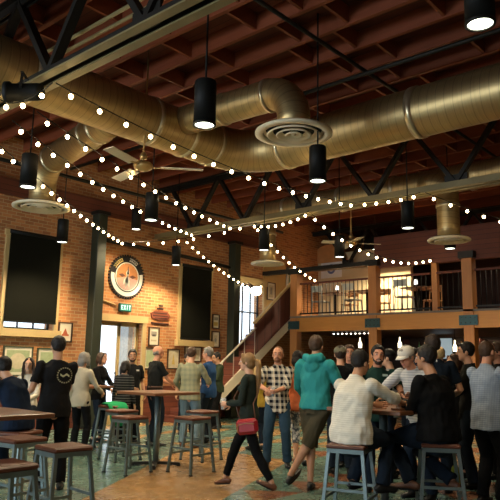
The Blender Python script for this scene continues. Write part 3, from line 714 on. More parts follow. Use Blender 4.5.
for a, l in ((172, .36), (2, .36)):
    q = MB().prism([(.05, -.0), (RE*l*.8, -.045), (RE*l*1.4, 0), (RE*l*.8, .045)], .004, 0, Matrix.Translation((0, -.042, 0))).build('leaf', plain('emblem_brown', (.14, .05, .03), .5), t); q.rotation_euler.y = -R(a)
MB().prism([(-.03, .06), (.0, .26), (.03, .06)], .008, 0, Matrix.Translation((.01, -.05, 0))).build('star_point', plain('emblem_black', (.015, .013, .012)), t)

# exit sign
t = empty('exit_sign', (9.77, Y1-.02, 2.80), 'green lit exit sign above the glass entrance door', 'exit sign')
MB().box((-.19, -.06, -.10), (.19, .0, .10), 0, None, .012).build('housing', plain('exit_housing', (.02, .05, .045), .5), t)
MB().box((-.165, -.066, -.08), (.165, -.058, .08)).build('face', glow('exit_face_glow', (.02, .30, .2), .22), t)
def letters(txt, w, h, g):
    mb = MB(); x = -((w+g)*len(txt)-g)/2; s_ = w*.26
    for ch in txt:
        def bx(a, b, c, d): mb.box((x+a*w, -.072, -h/2+c*h), (x+b*w, -.064, -h/2+d*h))
        if ch == 'E': bx(0, .28, 0, 1); bx(0, 1, 0, .16); bx(0, .85, .42, .58); bx(0, 1, .84, 1)
        elif ch == 'I': bx(.36, .64, 0, 1)
        elif ch == 'T': bx(.36, .64, 0, 1); bx(0, 1, .84, 1)
        elif ch == 'X':
            for sg in (-1, 1): mb.bar((x+w/2-sg*w*.4, -.068, -h/2), (x+w/2+sg*w*.4, -.068, h/2), s_, .008, 0, (0, 1, 0))
        x += w+g
    return mb
letters('EXIT', .058, .11, .018).build('lettering', glow('exit_letter_glow', (.6, 1, .85), .9), t)
t = empty('wall_sign', (10.95, Y1, 2.67), 'dark red carved wooden sign of stacked boards right of the exit sign', 'sign')
MB().prism([(-.30, -.05), (-.33, .06), (-.2, .13), (.22, .13), (.32, .02), (.25, -.09), (-.1, -.11)], .03, 0, Matrix.Translation((0, -.03, 0))).build('board', plain('sign_red', (.22, .06, .03), .6), t)
for z, a, b in ((.07, -.24, .2), (.0, -.26, .24), (-.06, -.18, .2)): MB().box((a, -.037, z-.014), (b, -.028, z+.014)).build('raised_band', plain('sign_dark', (.05, .018, .012), .6), t)
for z, a, b in ((.19, -.12, .08), (-.19, -.3, .28), (.27, -.06, .06)): MB().box((a, -.03, z-.02), (b, 0, z+.02)).build('slat', plain('sign_dark', (.05, .018, .012), .6), t)

# ================================================================== FURNITURE
def stool(): 
    t = bpy.data.objects.new('bar_stool', None); COL.objects.link(t)
    MB().box((-.19, -.19, .715), (.19, .19, .757), 0, None, .012).build('seat', SEATW, t)
    mb = MB()
    for s in (-1, 1): mb.box((-.18, s*.172-.012, .675), (.18, s*.172+.012, .715)).box((s*.172-.012, -.18, .675), (s*.172+.012, .18, .715))
    mb.build('seat_frame', STOOLM, t)
    for x in (-1, 1):
        for y in (-1, 1):
            l = MB().bar((x*.165, y*.165, .70), (x*.228, y*.228, .012), .032, .032).build('leg', STOOLM, t)
            MB().box((x*.228-.02, y*.228-.02, 0), (x*.228+.02, y*.228+.02, .016)).build('foot_pad', BLACK, l)
    k = lambda z: .165+(.70-z)*(.063/.688)
    for s in (-1, 1):
        a = k(.26); MB().bar((-a, s*a, .26), (a, s*a, .26), .022, .026).build('rung', STOOLM, t)
        a = k(.34); MB().bar((s*a, -a, .34), (s*a, a, .34), .022, .026).build('rung', STOOLM, t)
    return t
STO = None
def put_stool(x, y, rz, lab):
    global STO
    if STO is None: STO = stool(); o = STO
    else: o = copy_tree(STO)
    o.location = (x, y, 0); o.rotation_euler.z = R(rz); tag(o, lab, 'bar stool', 'square bar stools'); return o
put_stool(5.83, 7.36, 2, 'steel stool at the near left side of the central square table')
put_stool(6.45, 8.36, -3, 'steel stool behind the central square table at left')
put_stool(6.48, 6.78, 1, 'steel stool in front of the central square table, towards the walking woman')
put_stool(7.40, 7.52, 4, 'steel stool at the far right side of the central square table')
put_stool(3.40, 5.22, -4, 'red-brown topped stool nearest the camera at lower left')
put_stool(3.42, 6.03, 6, 'dark stool behind the nearest lower left one, by the table corner')
put_stool(2.50, 4.62, 0, 'stool cut off by the left edge of the picture')
put_stool(5.60, 3.60, 18, 'stool under the seated man in the white shirt')
put_stool(6.40, 3.04, 32, 'stool under the seated man in black at the right table')
put_stool(3.70, 6.58, 20, 'stool under the man in the dark cap at far left')
put_stool(5.0, 8.68, 10, 'stool under the smiling woman in the white cardigan')
put_stool(6.98, 9.28, 12, 'stool draped with the green jacket')
def table(x, y, rz, lab, hs=.44):
    t = empty('pub_table', (x, y, 0), lab, 'table', 'square pub tables', R(rz))
    MB().box((-hs, -hs, 1.03), (hs, hs, 1.07), 0, None, .006).build('tabletop', TABLEW, t)
    MB().box((-.2, -.2, 1.018), (.2, .2, 1.03)).build('mount_plate', DARKST, t)
    MB().tube([(0, 0, .05), (0, 0, 1.02)], .045, 16).build('column', STOOLM, t)
    for a in range(4):
        c, s_ = math.cos(R(45+90*a)), math.sin(R(45+90*a)); f = MB().bar((0, 0, .045), (.36*c, .36*s_, .03), .06, .04).build('base_arm', DARKST, t)
        MB().tube([(.34*c, .34*s_, 0), (.34*c, .34*s_, .02)], .03, 10).build('glide', BLACK, f)
    return t
table(6.49, 7.55, 0, 'empty square pub table with four stools in the middle of the hall')
table(2.66, 5.36, 0, 'square wooden pub table at the lower left edge')
table(6.30, 3.62, 0, 'square pub table under the elbows of the man in the white shirt')
table(6.72, 9.98, 0, 'square pub table by the wall beside the woman in the black jacket')
table(3.25, 8.0, 20, 'square pub table behind the man in the dark cap at far left')
# green jacket on its stool
mb = MB(); mb.tube([(-.17, 0, .775), (-.05, 0, .785), (.12, .0, .78), (.19, 0, .72), (.205, 0, .55), (.2, 0, .42)], [(.03, .15), (.035, .17), (.04, .18), (.04, .18), (.035, .16), (.02, .13)], 14, 0, True, (0, 0, 1))
t = mb.build('green_jacket', cloth('green_jacket_cloth', (.02, .30, .11)), None, (6.98, 9.28, 0)); t.rotation_euler.z = R(-100); tag(t, 'bright green jacket draped over a stool beside the grey-haired person', 'jacket')

def pint(x, y, z, lab, fill=.75, drink=BEER, r=.04, h=.15, wine=False):
    t = empty('drinking_glass' if not wine else 'stemmed_glass', (x, y, z), lab, 'glass')
    if wine:
        MB().lathe([(.001, 0), (.035, .002), (.035, .005), (.006, .012), (.005, .07), (.02, .085), (.042, .12), (.042, .15), (.035, .19), (.033, .19), (.04, .15), (.04, .12), (.018, .09), (.001, .085)], (0, 0, 0), 18).build('glass', TUMBLER, t)
        MB().lathe([(.001, .089), (.018, .093), (.037, .12), (.037, .15), (.001, .152)], (0, 0, 0), 18).build('drink', drink, t)
    else:
        MB().lathe([(.001, 0), (r*.75, 0), (r, h), (r*.93, h), (r*.68, .008), (.001, .008)], (0, 0, 0), 18).build('glass', TUMBLER, t)
        MB().lathe([(.001, .01), (r*.67, .01), (r*(.67+.24*fill), h*fill), (.001, h*fill)], (0, 0, 0), 16).build('drink', drink, t)
    return t
pint(6.24, 3.60, 1.07, 'stemmed glass of dark beer on the table of the man in the white shirt', .7, WINE, wine=True)
t = empty('tasting_tray', (6.22, 3.34, 1.07), 'small wooden tray holding amber tasters on the right table', 'tray')
MB().box((-.15, -.06, 0), (.15, .06, .018), 0, None, .004).build('board', TABLEW, t)
for i in range(3): pint(6.12+.10*i, 3.34, 1.088, 'amber taster glass on the wooden tray, %s of the three' % ('left', 'middle', 'right')[i], .8, BEER, .034, .085)

# ------------------------------------------------------------------ mezzanine furniture
def cafe_chair(x, y, rz, lab, m):
    t = empty('cafe_chair', (x, y, ZM), lab, 'chair', 'chairs on the mezzanine', R(rz))
    MB().box((-.2, -.2, .44), (.2, .2, .47), 0, None, .008).build('seat', m, t)
    for a in (-1, 1):
        for b in (-1, 1): MB().bar((a*.17, b*.17, .44), (a*.2, b*.2, 0), .026, .026).build('leg', m, t)
        MB().bar((a*.18, .18, .46), (a*.17, .23, .9), .026, .026).build('back_post', m, t)
    MB().box((-.18, .2, .72), (.18, .235, .9)).build('backrest', m, t)
def cafe_table(x, y, lab):
    t = empty('cafe_table', (x, y, ZM), lab, 'table', 'tables on the mezzanine')
    MB().box((-.38, -.38, .72), (.38, .38, .755), 0, None, .008).build('tabletop', TABLEW, t); MB().tube([(0, 0, .03), (0, 0, .72)], .035, 10).build('column', DARKST, t)
    MB().box((-.25, -.25, 0), (.25, .25, .03)).build('base', DARKST, t)
PALEM = plain('pale_metal_chair', (.42, .46, .44), .35, .4, .1); WOODC = wood('honey_chair_wood', (.30, .15, .05), (.48, .27, .10), 2, 1, .45)
for i, (v, lab) in enumerate(((10.75, 'left mezzanine bay near the post'), (9.65, 'left mezzanine bay beside the second post'), (8.05, 'middle mezzanine bay'), (5.2, 'right mezzanine bay'))):
    u = 16.0
    cafe_table(u, v, 'square cafe table in the '+lab)
    cafe_chair(u-.62, v+.1, 90, 'pale metal chair before the table in the '+lab, PALEM); cafe_chair(u+.62, v-.1, -90, 'honey wood chair behind the table in the '+lab, WOODC)
for v, lab in ((10.9, 'far left'), (8.3, 'middle'), (5.0, 'right')):
    t = empty('table_lamp', (15.95, v-.2 if v < 9 else v-.25, ZM+.755), 'small glowing table lamp on the mezzanine, %s bay' % lab, 'lamp', 'table lamps on the mezzanine')
    MB().lathe([(.05, 0), (.05, .01), (.012, .02), (.012, .1), (.001, .1)], (0, 0, 0), 14).build('base', DARKST, t); MB().lathe([(.05, .1), (.035, .22), (.001, .22)], (0, 0, 0), 14).build('shade', glow('lamp_shade_glow', (.95, .95, .85), 2.5), t)
struct('trim_7', MB().box((20.9, Y0, ZM), (21, 9.0, 4.6)), planks_mat('mezzanine_dark_paneling', (.03, .013, .008), (.06, .022, .012), .3, 1), 'dark paneling on the mezzanine back wall')
# ------------------------------------------------------------------ bar under the mezzanine
t = empty('bar_counter', (18.1, 6.6, 0), 'long dark wooden bar counter under the mezzanine', 'bar counter')
MB().box((-.28, -4.2, 0), (.28, 4.2, 1.04)).build('body', REDWOOD, t); MB().box((-.36, -4.3, 1.04), (.34, 4.3, 1.10)).build('countertop', TABLEW, t)
t = empty('back_bar', (20.4, 6.8, 0), 'tall back bar with shelves of bottles under the mezzanine', 'shelf unit')
MB().box((.2, -4, 0), (.3, 4, 2.4)).build('back_panel', DARKWALL, t); MB().box((-.3, -4, 0), (.2, 4, .95)).build('cabinet', REDWOOD, t)
for z in (1.3, 1.7, 2.05): MB().box((-.15, -4, z-.03), (.2, 4, z)).build('shelf', TABLEW, t)
for v in (-4, -1.35, 1.35, 4): MB().box((-.17, v-.04, .95), (.2, v+.04, 2.42)).build('upright', REDWOOD, t)
BOT = [glass_mat('bottle_green', (.15, .35, .12), .3), glass_mat('bottle_amber', (.45, .2, .05), .3), glass_mat('bottle_clear', (.7, .75, .75), .4)]
bs = []
for m in BOT:
    bs.append(MB().lathe([(.001, 0), (.036, 0), (.037, .17), (.014, .22), (.013, .29), (.001, .29)], (0, 0, 0), 12).mesh('bottle', m))
for z in (1.7, 2.05):
    for i in range(26):
        v = 3.05+i*.29+.05*math.sin(i*2.3+z)
        if abs(((v-6.8)/1.35) % 2-1) < .06: continue
        if abs(v-8.15) < .09 or abs(v-5.45) < .09: continue
        o = bpy.data.objects.new('bottle', bs[(i*7+int(z*10)) % 3]); COL.objects.link(o); o.location = (20.42, v, z)
        tag(o, 'bottle standing on the %s shelf of the back bar' % ('upper' if z > 1.9 else 'middle'), 'bottle', 'bottles on the %s back bar shelf' % ('upper' if z > 1.9 else 'middle'))
for v in (4.8, 8.8):  # added area lights without fixtures, put in to light the bottles
    l = bpy.data.lights.new('shelf_fill', 'AREA'); l.shape = 'RECTANGLE'; l.size = 2.4; l.size_y = .05; l.energy = 6; l.color = (1, .85, .6)
    o = bpy.data.objects.new('shelf_fill', l); COL.objects.link(o); o.location = (20.15, v, 2.46); o.rotation_euler = (0, R(25), 0); o.rotation_euler = Vector((.35, 0, -1)).to_track_quat('-Z', 'Y').to_euler()
for v, z, lab in ((10.22, 2.02, 'pale bottle shaped lamp under the beam above the man in the dark cap'), (8.92, 2.02, 'pale bottle shaped lamp under the beam above the white cap'), (7.30, 1.92, 'pale bottle shaped lamp under the beam at right')):
    t = empty('hanging_lamp', (16.5, v, z), lab, 'hanging lamp', 'bottle lamps under the mezzanine')
    MB().lathe([(.001, 0), (.05, .0), (.055, .12), (.02, .2), (.014, .3), (.001, .3)], (0, 0, 0), 14).build('shade', glow('bottle_lamp_glow', (1, .84, .52), 3.5), t)
    MB().tube([(0, 0, .3), (0, 0, 2.5-z)], .006, 5).build('cord', BLACK, t)
t = empty('light_strip', (16.6, 10.6, 2.46), 'row of small white lights under the mezzanine beam left of the post', 'light strip')
MB().box((-.02, -.7, 0), (.02, .7, .04)).build('channel', DARKST, t)
for i in range(9): MB().ell((0, -.62+i*.155, -.012), (.022, .03, .02), 8).build('bulb', glow('strip_glow', (1, .9, .7), 6), t)
t = empty('menu_board', (18.9, 9.2-.45, 1.76), 'pale lit menu panel behind the bar under the mezzanine', 'menu board')
MB().box((0, -.3, 0), (.03, .3, .62)).build('panel', glow('menu_glow', (.55, .68, .72), .35), t); MB().box((.0, -.33, -.03), (.04, -.3, .65)).box((0, .3, -.03), (.04, .33, .65)).build('frame', DARKST, t)
MB().tube([(.02, 0, -1.76), (.02, 0, 0)], .02, 8).build('post', DARKST, t)

# ================================================================== PEOPLE
DG = None
def union(mb, voxel, smooth, mats, name, disp=0, dscale=9, seed=0.0):
    """merge overlapping closed shapes into one continuous skin, relaxed and optionally creased"""
    me = mb.mesh('tmp', mats[0]); ob = bpy.data.objects.new('tmp', me); COL.objects.link(ob)
    md = ob.modifiers.new('r', 'REMESH'); md.mode = 'VOXEL'; md.voxel_size = voxel; md.use_smooth_shade = True
    if smooth:
        sm = ob.modifiers.new('s', 'SMOOTH'); sm.factor = .5; sm.iterations = smooth
    dg = bpy.context.evaluated_depsgraph_get(); dg.update()
    out = bpy.data.meshes.new_from_object(ob.evaluated_get(dg)); out.name = name
    bpy.data.objects.remove(ob); bpy.data.meshes.remove(me)
    out.materials.clear()
    for m in mats: out.materials.append(m)
    if disp:
        nr = [v.normal.copy() for v in out.vertices]
        for v, n_ in zip(out.vertices, nr):
            c = v.co; q = Vector((c.x*dscale+seed, c.y*dscale, c.z*dscale*.75+seed*2))
            v.co = c+n_*disp*(noise.noise(q)+.5*noise.noise(q*2.3))
    return out
def append_mb(me, mb, mats):
    """join further closed shapes (fingers, eyes, lips) into a body mesh"""
    import bmesh
    bm = bmesh.new(); bm.from_mesh(me); me2 = mb.mesh('tmp2', mats)
    bm.from_mesh(me2); bm.to_mesh(me); bm.free(); bpy.data.meshes.remove(me2)
    return me
def ik(a, t, l1, l2, hint):
    d = t-a; L = max(min(d.length, (l1+l2)*.995), abs(l1-l2)*1.05); d = d.normalized()
    x = (l1*l1-l2*l2+L*L)/(2*L); h = math.sqrt(max(0, l1*l1-x*x))
    p = hint-d*hint.dot(d)
    if p.length < 1e-3: p = Vector((0, 0, 1))-d*d.z
    p.normalize(); return a+d*x+p*h, a+d*L
SKINS = {}
def skin(tone):
    c = {'fair': (.66, .36, .22), 'tan': (.52, .27, .15), 'ruddy': (.62, .29, .17), 'olive': (.42, .22, .12)}[tone]
    if tone not in SKINS:
        m = plain('skin_'+tone, c, .5, 0, .07, 5, .03, .4); m.node_tree.nodes['Principled BSDF'].inputs['Subsurface Weight'].default_value = .08
        m.node_tree.nodes['Principled BSDF'].inputs['Subsurface Radius'].default_value = (.01, .004, .002); SKINS[tone] = m
    return SKINS[tone]
HC = {'black': (.012, .009, .007), 'brown': (.060, .030, .014), 'light': (.26, .145, .055), 'blond': (.55, .36, .14), 'grey': (.19, .175, .15), 'red': (.20, .075, .025), 'dark': (.028, .016, .010)}
def hairmat(c): return plain('hair_'+c, HC[c], .55, 0, .35, 22, .5, .35)
EYEW, EYED, LIP = plain('eye_white', (.7, .68, .63), .3), plain('eye_dark', (.03, .018, .012), .2), plain('lips', (.42, .16, .12), .5)
FWD = Vector((math.cos(AZ), math.sin(AZ), 0)); RGT = Vector((math.sin(AZ), -math.cos(AZ), 0))
NP = [0]
def person(label, x, y, face, H=1.76, fat=1.0, fem=False, tone='fair', seat=None, lean=0, side=0, twist=0, hL=None, hR=None, eL=None, eR=None, fL=None, fR=None, kL=None, kR=None,
           pitchL=0, pitchR=0, hyaw=0, hpitch=0, htilt=0, shirt=('tee', BLACK), pants=('long', BLACK), shoe=BLACK, hair=('short', 'brown'), beard=None, cap=None, specs=False, collar=False, hood=False, vox=.013, untuck=.0, z=0, smile=False, sitting_drop=.0):
    NP[0] += 1; sd = NP[0]*1.37
    s = H/1.78; f = FWD*face[1]+RGT*face[0]; rz = math.atan2(-f.x, f.y)
    t = empty('person', (x, y, z), label, 'person', 'people in the hall', rz)
    V = Vector; sk = skin(tone)
    # ---- skeleton
    pz = .955*s if seat is None else seat+.105*s
    P = V((0, 0, pz)); ln, sb = R(lean), R(side)
    def up_(k): return (Matrix.Rotation(-ln*k, 3, 'X') @ Matrix.Rotation(sb*k, 3, 'Y')) @ V((0, 0, 1))
    waist = P+up_(.35)*.13*s; chest = waist+up_(.8)*.212*s; neckb = chest+up_(1.0)*.195*s; U = up_(1.0)
    Rt = Matrix.Rotation(-ln, 3, 'X') @ Matrix.Rotation(sb, 3, 'Y') @ Matrix.Rotation(R(twist), 3, 'Z')
    sx = Rt @ V((1, 0, 0)); sf = Rt @ V((0, 1, 0))
    sw = (.160 if fem else .184)*s*(.6+.4*fat)
    shc = neckb-U*.078*s; shL, shR = shc-sx*sw, shc+sx*sw
    hw = .088*s; hipL, hipR = P+V((-hw, 0, -.03*s)), P+V((hw, 0, -.03*s))
    ua, fa, th, sh_ = .295*s, .255*s, .435*s, .425*s
    def arm(sh, hand, el, sg):
        if hand is None: hand = (sg*(.25), .04, pz/s-.10)
        T = V(hand)*s; hint = V(el) if el else V((sg*.5, -1, -.2)); return ik(sh, T, ua, fa, hint)
    elL, wrL = arm(shL, hL, eL, -1); elR, wrR = arm(shR, hR, eR, 1)
    def leg(hip, foot, kn, sg):
        if foot is None: foot = (sg*.12, 0, .085) if seat is None else (sg*.14, .34, .085+.27)
        T = V(foot)*s if seat is None else V((foot[0]*s, foot[1]*s, foot[2])); hint = V(kn) if kn else V((sg*.12, 1, .15)); return ik(hip, T, th, sh_, hint)
    knL, anL = leg(hipL, fL, kL, -1); knR, anR = leg(hipR, fR, kR, 1)
    neckt = neckb+U*.055*s+sf*.018*s
    Hm = Matrix.Rotation(R(-hyaw), 3, 'Z') @ Matrix.Rotation(R(hpitch)-ln*.35, 3, 'X') @ Matrix.Rotation(R(htilt), 3, 'Y')
    hc = neckt+(U*.6+Hm @ V((0, 0, .4)))*.092*s+Hm @ V((0, .018, 0))*s
    HT = (Matrix.Translation(hc) @ Hm.to_4x4() @ Matrix.Scale(s, 4))
    def hp(a, b, c): return HT @ V((a, b, c))
    # ---- body: one continuous skin
    mb = MB(); F = fat
    tr = [(P-V((0, 0, .09*s)), (.13*F, .095*F)), (P, (.152*F, .105*F)), (waist, ((.118 if fem else .138)*F, .09*F)), (chest, ((.135 if fem else .155)*F, .105*F)), (shc, (sw/s*.80, .080)), (neckb-U*.015*s, (.07, .06))]
    mb.tube([p for p, r in tr], [(r[0]*s*.86, r[1]*s*.84) for p, r in tr], 18, 0, True, tuple(sx if lean < 60 else (1, 0, 0)), True)
    mb.tube([neckb-U*.06*s, neckb, neckt, hc], [.066*s, .058*s, .054*s, .05*s], 12, 0, True, None, True)
    for sh, el, wr, sg in ((shL, elL, wrL, -1), (shR, elR, wrR, 1)):
        k = .86 if fem else 1; m1 = sh.lerp(el, .4); m2 = el.lerp(wr, .3)
        mb.tube([sh, m1, el, m2, wr], [.044*s*k, .042*s*k, .037*s*k, .039*s*k, .026*s*k], 12, 0, True, None, True)
    for hip, kn, an in ((hipL, knL, anL), (hipR, knR, anR)):
        mb.tube([hip, hip.lerp(kn, .4), kn, kn.lerp(an, .3), kn.lerp(an, .7), an], [.085*s*F, .074*s*F, .054*s, .055*s, .040*s, .036*s], 12, 0, True, None, True)
    # feet
    feet = []
    for an, kn, sg, pt in ((anL, knL, -1, pitchL), (anR, knR, 1, pitchR)):
        fd = (Matrix.Rotation(R(-12*sg), 3, 'Z') @ Matrix.Rotation(R(-pt), 3, 'X')) @ V((0, 1, 0)); fu = (Matrix.Rotation(R(-pt), 3, 'X')) @ V((0, 0, 1))
        b = an-fu*.05*s; feet.append((b, fd, fu)); mb.tube([b-fd*.04*s, b+fd*.06*s, b+fd*.15*s], [(.03*s, .024*s), (.036*s, .022*s), (.034*s, .014*s)], 10, 0, True, tuple(fd.cross(fu)), True)
    # head
    q = MB(); q.ell((0, -.008, .03), (.077, .096, .094), 18); q.ell((0, .022, -.045), (.057, .068, .07), 14); q.ell((0, .07, -.088), (.024, .02, .02), 10)
    q.tube([(0, .088, .028), (0, .104, -.006), (0, .108, -.022)], [.010, .014, .015], 8, 0, True, None, True); q.tube([(-.03, .084, .036), (.03, .084, .036)], [.012, .012], 8, 0, True, None, True)
    for sg in (-1, 1): q.ell((sg*.079, -.008, -.008), (.010, .02, .031), 10)
    mb.add([HT @ V(v) for v in q.v], q.f)
    # palms
    hands = []
    for el, wr, sg in ((elL, wrL, -1), (elR, wrR, 1)):
        d = (wr-el).normalized(); n_ = V((-sg, 0, 0))-d*(-sg*d.x)
        if n_.length < .3: n_ = V((0, 0, -1))-d*(-d.z)
        n_.normalize(); b = d.cross(n_)*(1 if sg < 0 else -1)
        if b.y < 0 and abs(d.y) < .8: b = -b
        k = s*(.9 if fem else 1); hands.append((wr, d, n_, b, k))
        mb.tube([wr, wr+d*.03*k, wr+d*.095*k], [(.026*k, .02*k), (.038*k, .019*k), (.040*k, .014*k)], 10, 0, True, tuple(b), True)
    me = union(mb, vox*.8, 2, [sk, EYEW, EYED, LIP, hairmat(hair[1])], 'body')
    ex = MB()
    for wr, d, n_, b, k in hands:
        for i, (o, L_) in enumerate(((-.030, .062), (-.010, .078), (.010, .083), (.030, .073))):
            r0 = wr+d*.085*k+b*o*k; c = n_
            p1 = r0+(d*.85+c*.35).normalized()*L_*.5*k; p2 = p1+(d*.55+c*.85).normalized()*L_*.3*k; p3 = p2+(d*.1+c).normalized()*L_*.25*k
            ex.tube([r0, p1, p2, p3], [.0098*k, .0092*k, .0084*k, .0072*k], 7, 0, True, None, True)
        r0 = wr+d*.03*k+b*.03*k; p1 = r0+(d*.6+b*.8+n_*.2).normalized()*.04*k; p2 = p1+(d*.9+b*.15+n_*.4).normalized()*.032*k
        ex.tube([r0, p1, p2], [.013*k, .0108*k, .0085*k], 7, 0, True, None, True)
    fz = MB()
    for sg in (-1, 1):
        fz.ell((sg*.031, .0795, .013), (.0135, .0085, .0075), 10, 1); fz.ell((sg*.031, .0865, .013), (.0062, .004, .0062), 8, 2)
        fz.tube([(sg*.014, .0915, .034), (sg*.034, .0905, .039), (sg*.052, .078, .032)], [.0045, .005, .003], 6, 4, True, None, True)
    fz.ell((0, .0865, -.056), (.026, .010, .0048), 10, 3); fz.ell((0, .087, -.064), (.021, .011, .0055), 10, 3)
    if smile: fz.ell((0, .0925, -.059), (.021, .008, .0038), 10, 1)
    k0 = len(ex.v); ex.v += [tuple(HT @ V(v)) for v in fz.v]; ex.f += [[k0+j for j in q_] for q_ in fz.f]; ex.m += fz.m; ex.sm += fz.sm
    me = append_mb(me, ex, [sk, EYEW, EYED, LIP, hairmat(hair[1])])
    bo = bpy.data.objects.new('body', me); COL.objects.link(bo); bo.parent = t
    # ---- hair
    hm = hairmat(hair[1]); st = hair[0]; q = MB()
    if st in ('short', 'buzz'):
        g = .004 if st == 'buzz' else .012
        q.ell((0, -.021, .036+g*.6), (.077+g, .087+g, .089+g*.9), 18); q.ell((0, -.045, .0), (.071+g*.6, .055+g*.6, .055), 14)
        for sg in (-1, 1): q.ell((sg*.070, .012, .02), (.012, .02, .036), 8)
        if st == 'short': q.ell((0, .045, .095), (.055, .035, .025), 12)
    elif st == 'bald':
        for sg in (-1, 1): q.ell((sg*.055, -.03, .0), (.028, .05, .04), 12)
        q.ell((0, -.075, -.008), (.055, .028, .042), 12)
    else:
        q.ell((0, -.024, .034), (.091, .092, .100), 18); q.ell((0, -.05, -.02), (.084, .062, .075), 14)
        for sg in (-1, 1): q.tube([(sg*.03, .06, .105), (sg*.07, .045, .05), (sg*.082, .02, -.01)], [.018, .02, .018], 8, 0, True, None, True)
        if st == 'bob':
            for sg in (-1, 1): q.tube([(sg*.082, .0, .03), (sg*.088, .0, -.05), (sg*.078, .01, -.11)], [(.02, .045), (.022, .05), (.016, .035)], 10, 0, True, (1, 0, 0), True)
            q.tube([(0, -.09, .0), (0, -.098, -.06), (0, -.085, -.115)], [(.075, .03), (.08, .032), (.06, .02)], 12, 0, True, (1, 0, 0), True)
        if st == 'long':
            for sg in (-1, 1): q.tube([(sg*.08, .01, .04), (sg*.088, .015, -.06), (sg*.085, .03, -.16), (sg*.08, .05, -.26)], [(.018, .045), (.02, .05), (.022, .045), (.012, .025)], 10, 0, True, (1, 0, 0), True)
            q.tube([(0, -.09, .0), (0, -.105, -.08), (0, -.115, -.18), (0, -.12, -.27)], [(.075, .03), (.085, .035), (.09, .03), (.06, .015)], 12, 0, True, (1, 0, 0), True)
        if st == 'pony':
            q.ell((0, -.11, .035), (.025, .02, .025), 10)
            q.tube([(0, -.11, .03), (.0, -.15, -.02), (.0, -.165, -.14), (.0, -.16, -.30), (0, -.14, -.46)], [(.022, .02), (.035, .03), (.048, .036), (.042, .03), (.012, .01)], 12, 0, True, (1, 0, 0), True)
    mb = MB().add([HT @ V(v) for v in q.v], q.f); ho = bpy.data.objects.new('hair', union(mb, .0085*s if vox < .012 else .011, 1, [hm], 'hair', .0045*s, 38, sd)); COL.objects.link(ho); ho.parent = t
    if beard:
        q = MB(); q.ell((0, .044, -.090), (.047, .050, .026), 14); q.tube([(-.07, .02, -.02), (-.057, .048, -.065), (0, .085, -.092), (.057, .048, -.065), (.07, .02, -.02)], [.006, .012, .014, .012, .006], 10, 0, True, None, True)
        q.tube([(-.035, .082, -.062), (-.022, .096, -.046), (0, .1, -.043), (.022, .096, -.046), (.035, .082, -.062)], [.006, .008, .008, .008, .006], 8, 0, True, None, True)
        mb = MB().add([HT @ V(v) for v in q.v], q.f); o = bpy.data.objects.new('beard', union(mb, .0085*s, 0, [hairmat(beard)], 'beard', .004, 40, sd)); COL.objects.link(o); o.parent = t
    if cap:
        q = MB(); q.ell((0, -.012, .052), (.094, .108, .088), 20); mb = MB()
        vs = [v if v[2] > .03 else (v[0], v[1], .03) for v in q.v]; mb.add([HT @ V(v) for v in vs], q.f, 0, None, True)
        o = mb.build('cap', cap, t); b = MB()
        A = [(.086*math.sin(R(a)), .075+.055*math.cos(R(a))*0, 0) for a in ()]
        top = []; n_ = 12
        for j in range(n_+1):
            a = R(-78+156*j/n_); top.append((.078*math.sin(a), .02+.078*math.cos(a), .045))
        out = [(p[0]*1.0, p[1]+.075*max(.15, math.cos(R(-78+156*j/n_))), .033-.012*abs(math.sin(R(-78+156*j/n_)))) for j, p in enumerate(top)]
        vs = top+out+[(p[0], p[1], p[2]-.005) for p in top]+[(p[0], p[1], p[2]-.005) for p in out]; m_ = n_+1
        fs = [(j, j+1, m_+j+1, m_+j) for j in range(n_)]+[(2*m_+j+1, 2*m_+j, 3*m_+j, 3*m_+j+1) for j in range(n_)]+[(m_+j, m_+j+1, 3*m_+j+1, 3*m_+j) for j in range(n_)]
        b.add([HT @ V(v) for v in vs], fs, 0, None, True).build('brim', cap, o)
    if specs:
        q = MB()
        for sg in (-1, 1):
            q.tube([(sg*.031+.019*math.cos(a*.5236), .098, .012+.014*math.sin(a*.5236)) for a in range(13)], .0022, 5); q.tube([(sg*.05, .096, .016), (sg*.078, .04, .016), (sg*.082, -.01, .012)], .002, 5)
        q.tube([(-.012, .1, .014), (.012, .1, .014)], .002, 5)
        MB().add([HT @ V(v) for v in q.v], q.f).build('spectacles', BLACK, t)
    # ---- trousers
    mb = MB(); E = .012*s
    mb.tube([P-V((0, 0, .10*s)), P-V((0, 0, .02*s)), P.lerp(waist, .75)], [(.145*s*F, .112*s*F), (.162*s*F, .120*s*F), ((.14 if not fem else .13)*s*F, .098*s*F)], 18, 0, True, (1, 0, 0), seat is not None)
    pk, pm = pants
    for hip, kn, an in ((hipL, knL, anL), (hipR, knR, anR)):
        if pk == 'slim': mb.tube([hip, hip.lerp(kn, .4), kn, kn.lerp(an, .35), kn.lerp(an, .92)], [.097*s*F, .085*s*F, .068*s, .066*s, .050*s], 14, 0, True, None, False)
        elif pk == 'shorts': mb.tube([hip, hip.lerp(kn, .5), hip.lerp(kn, 1.0), kn.lerp(an, .10)], [.102*s*F, .092*s*F, .086*s, .084*s], 14)
        elif pk == 'capri': mb.tube([hip, hip.lerp(kn, .5), kn, kn.lerp(an, .45)], [.098*s*F, .084*s*F, .066*s, .062*s], 14)
        else: mb.tube([hip, hip.lerp(kn, .4), kn, kn.lerp(an, .4), kn.lerp(an, .8), kn.lerp(an, 1.02)], [.103*s*F, .093*s*F, .076*s, .072*s, .068*s, .070*s], 14)
    o = bpy.data.objects.new('trousers' if pk in ('long', 'slim') else 'shorts' if pk == 'shorts' else 'leggings', union(mb, vox, 3, [pm], 'trousers', .010*s, 11, sd)); COL.objects.link(o); o.parent = t
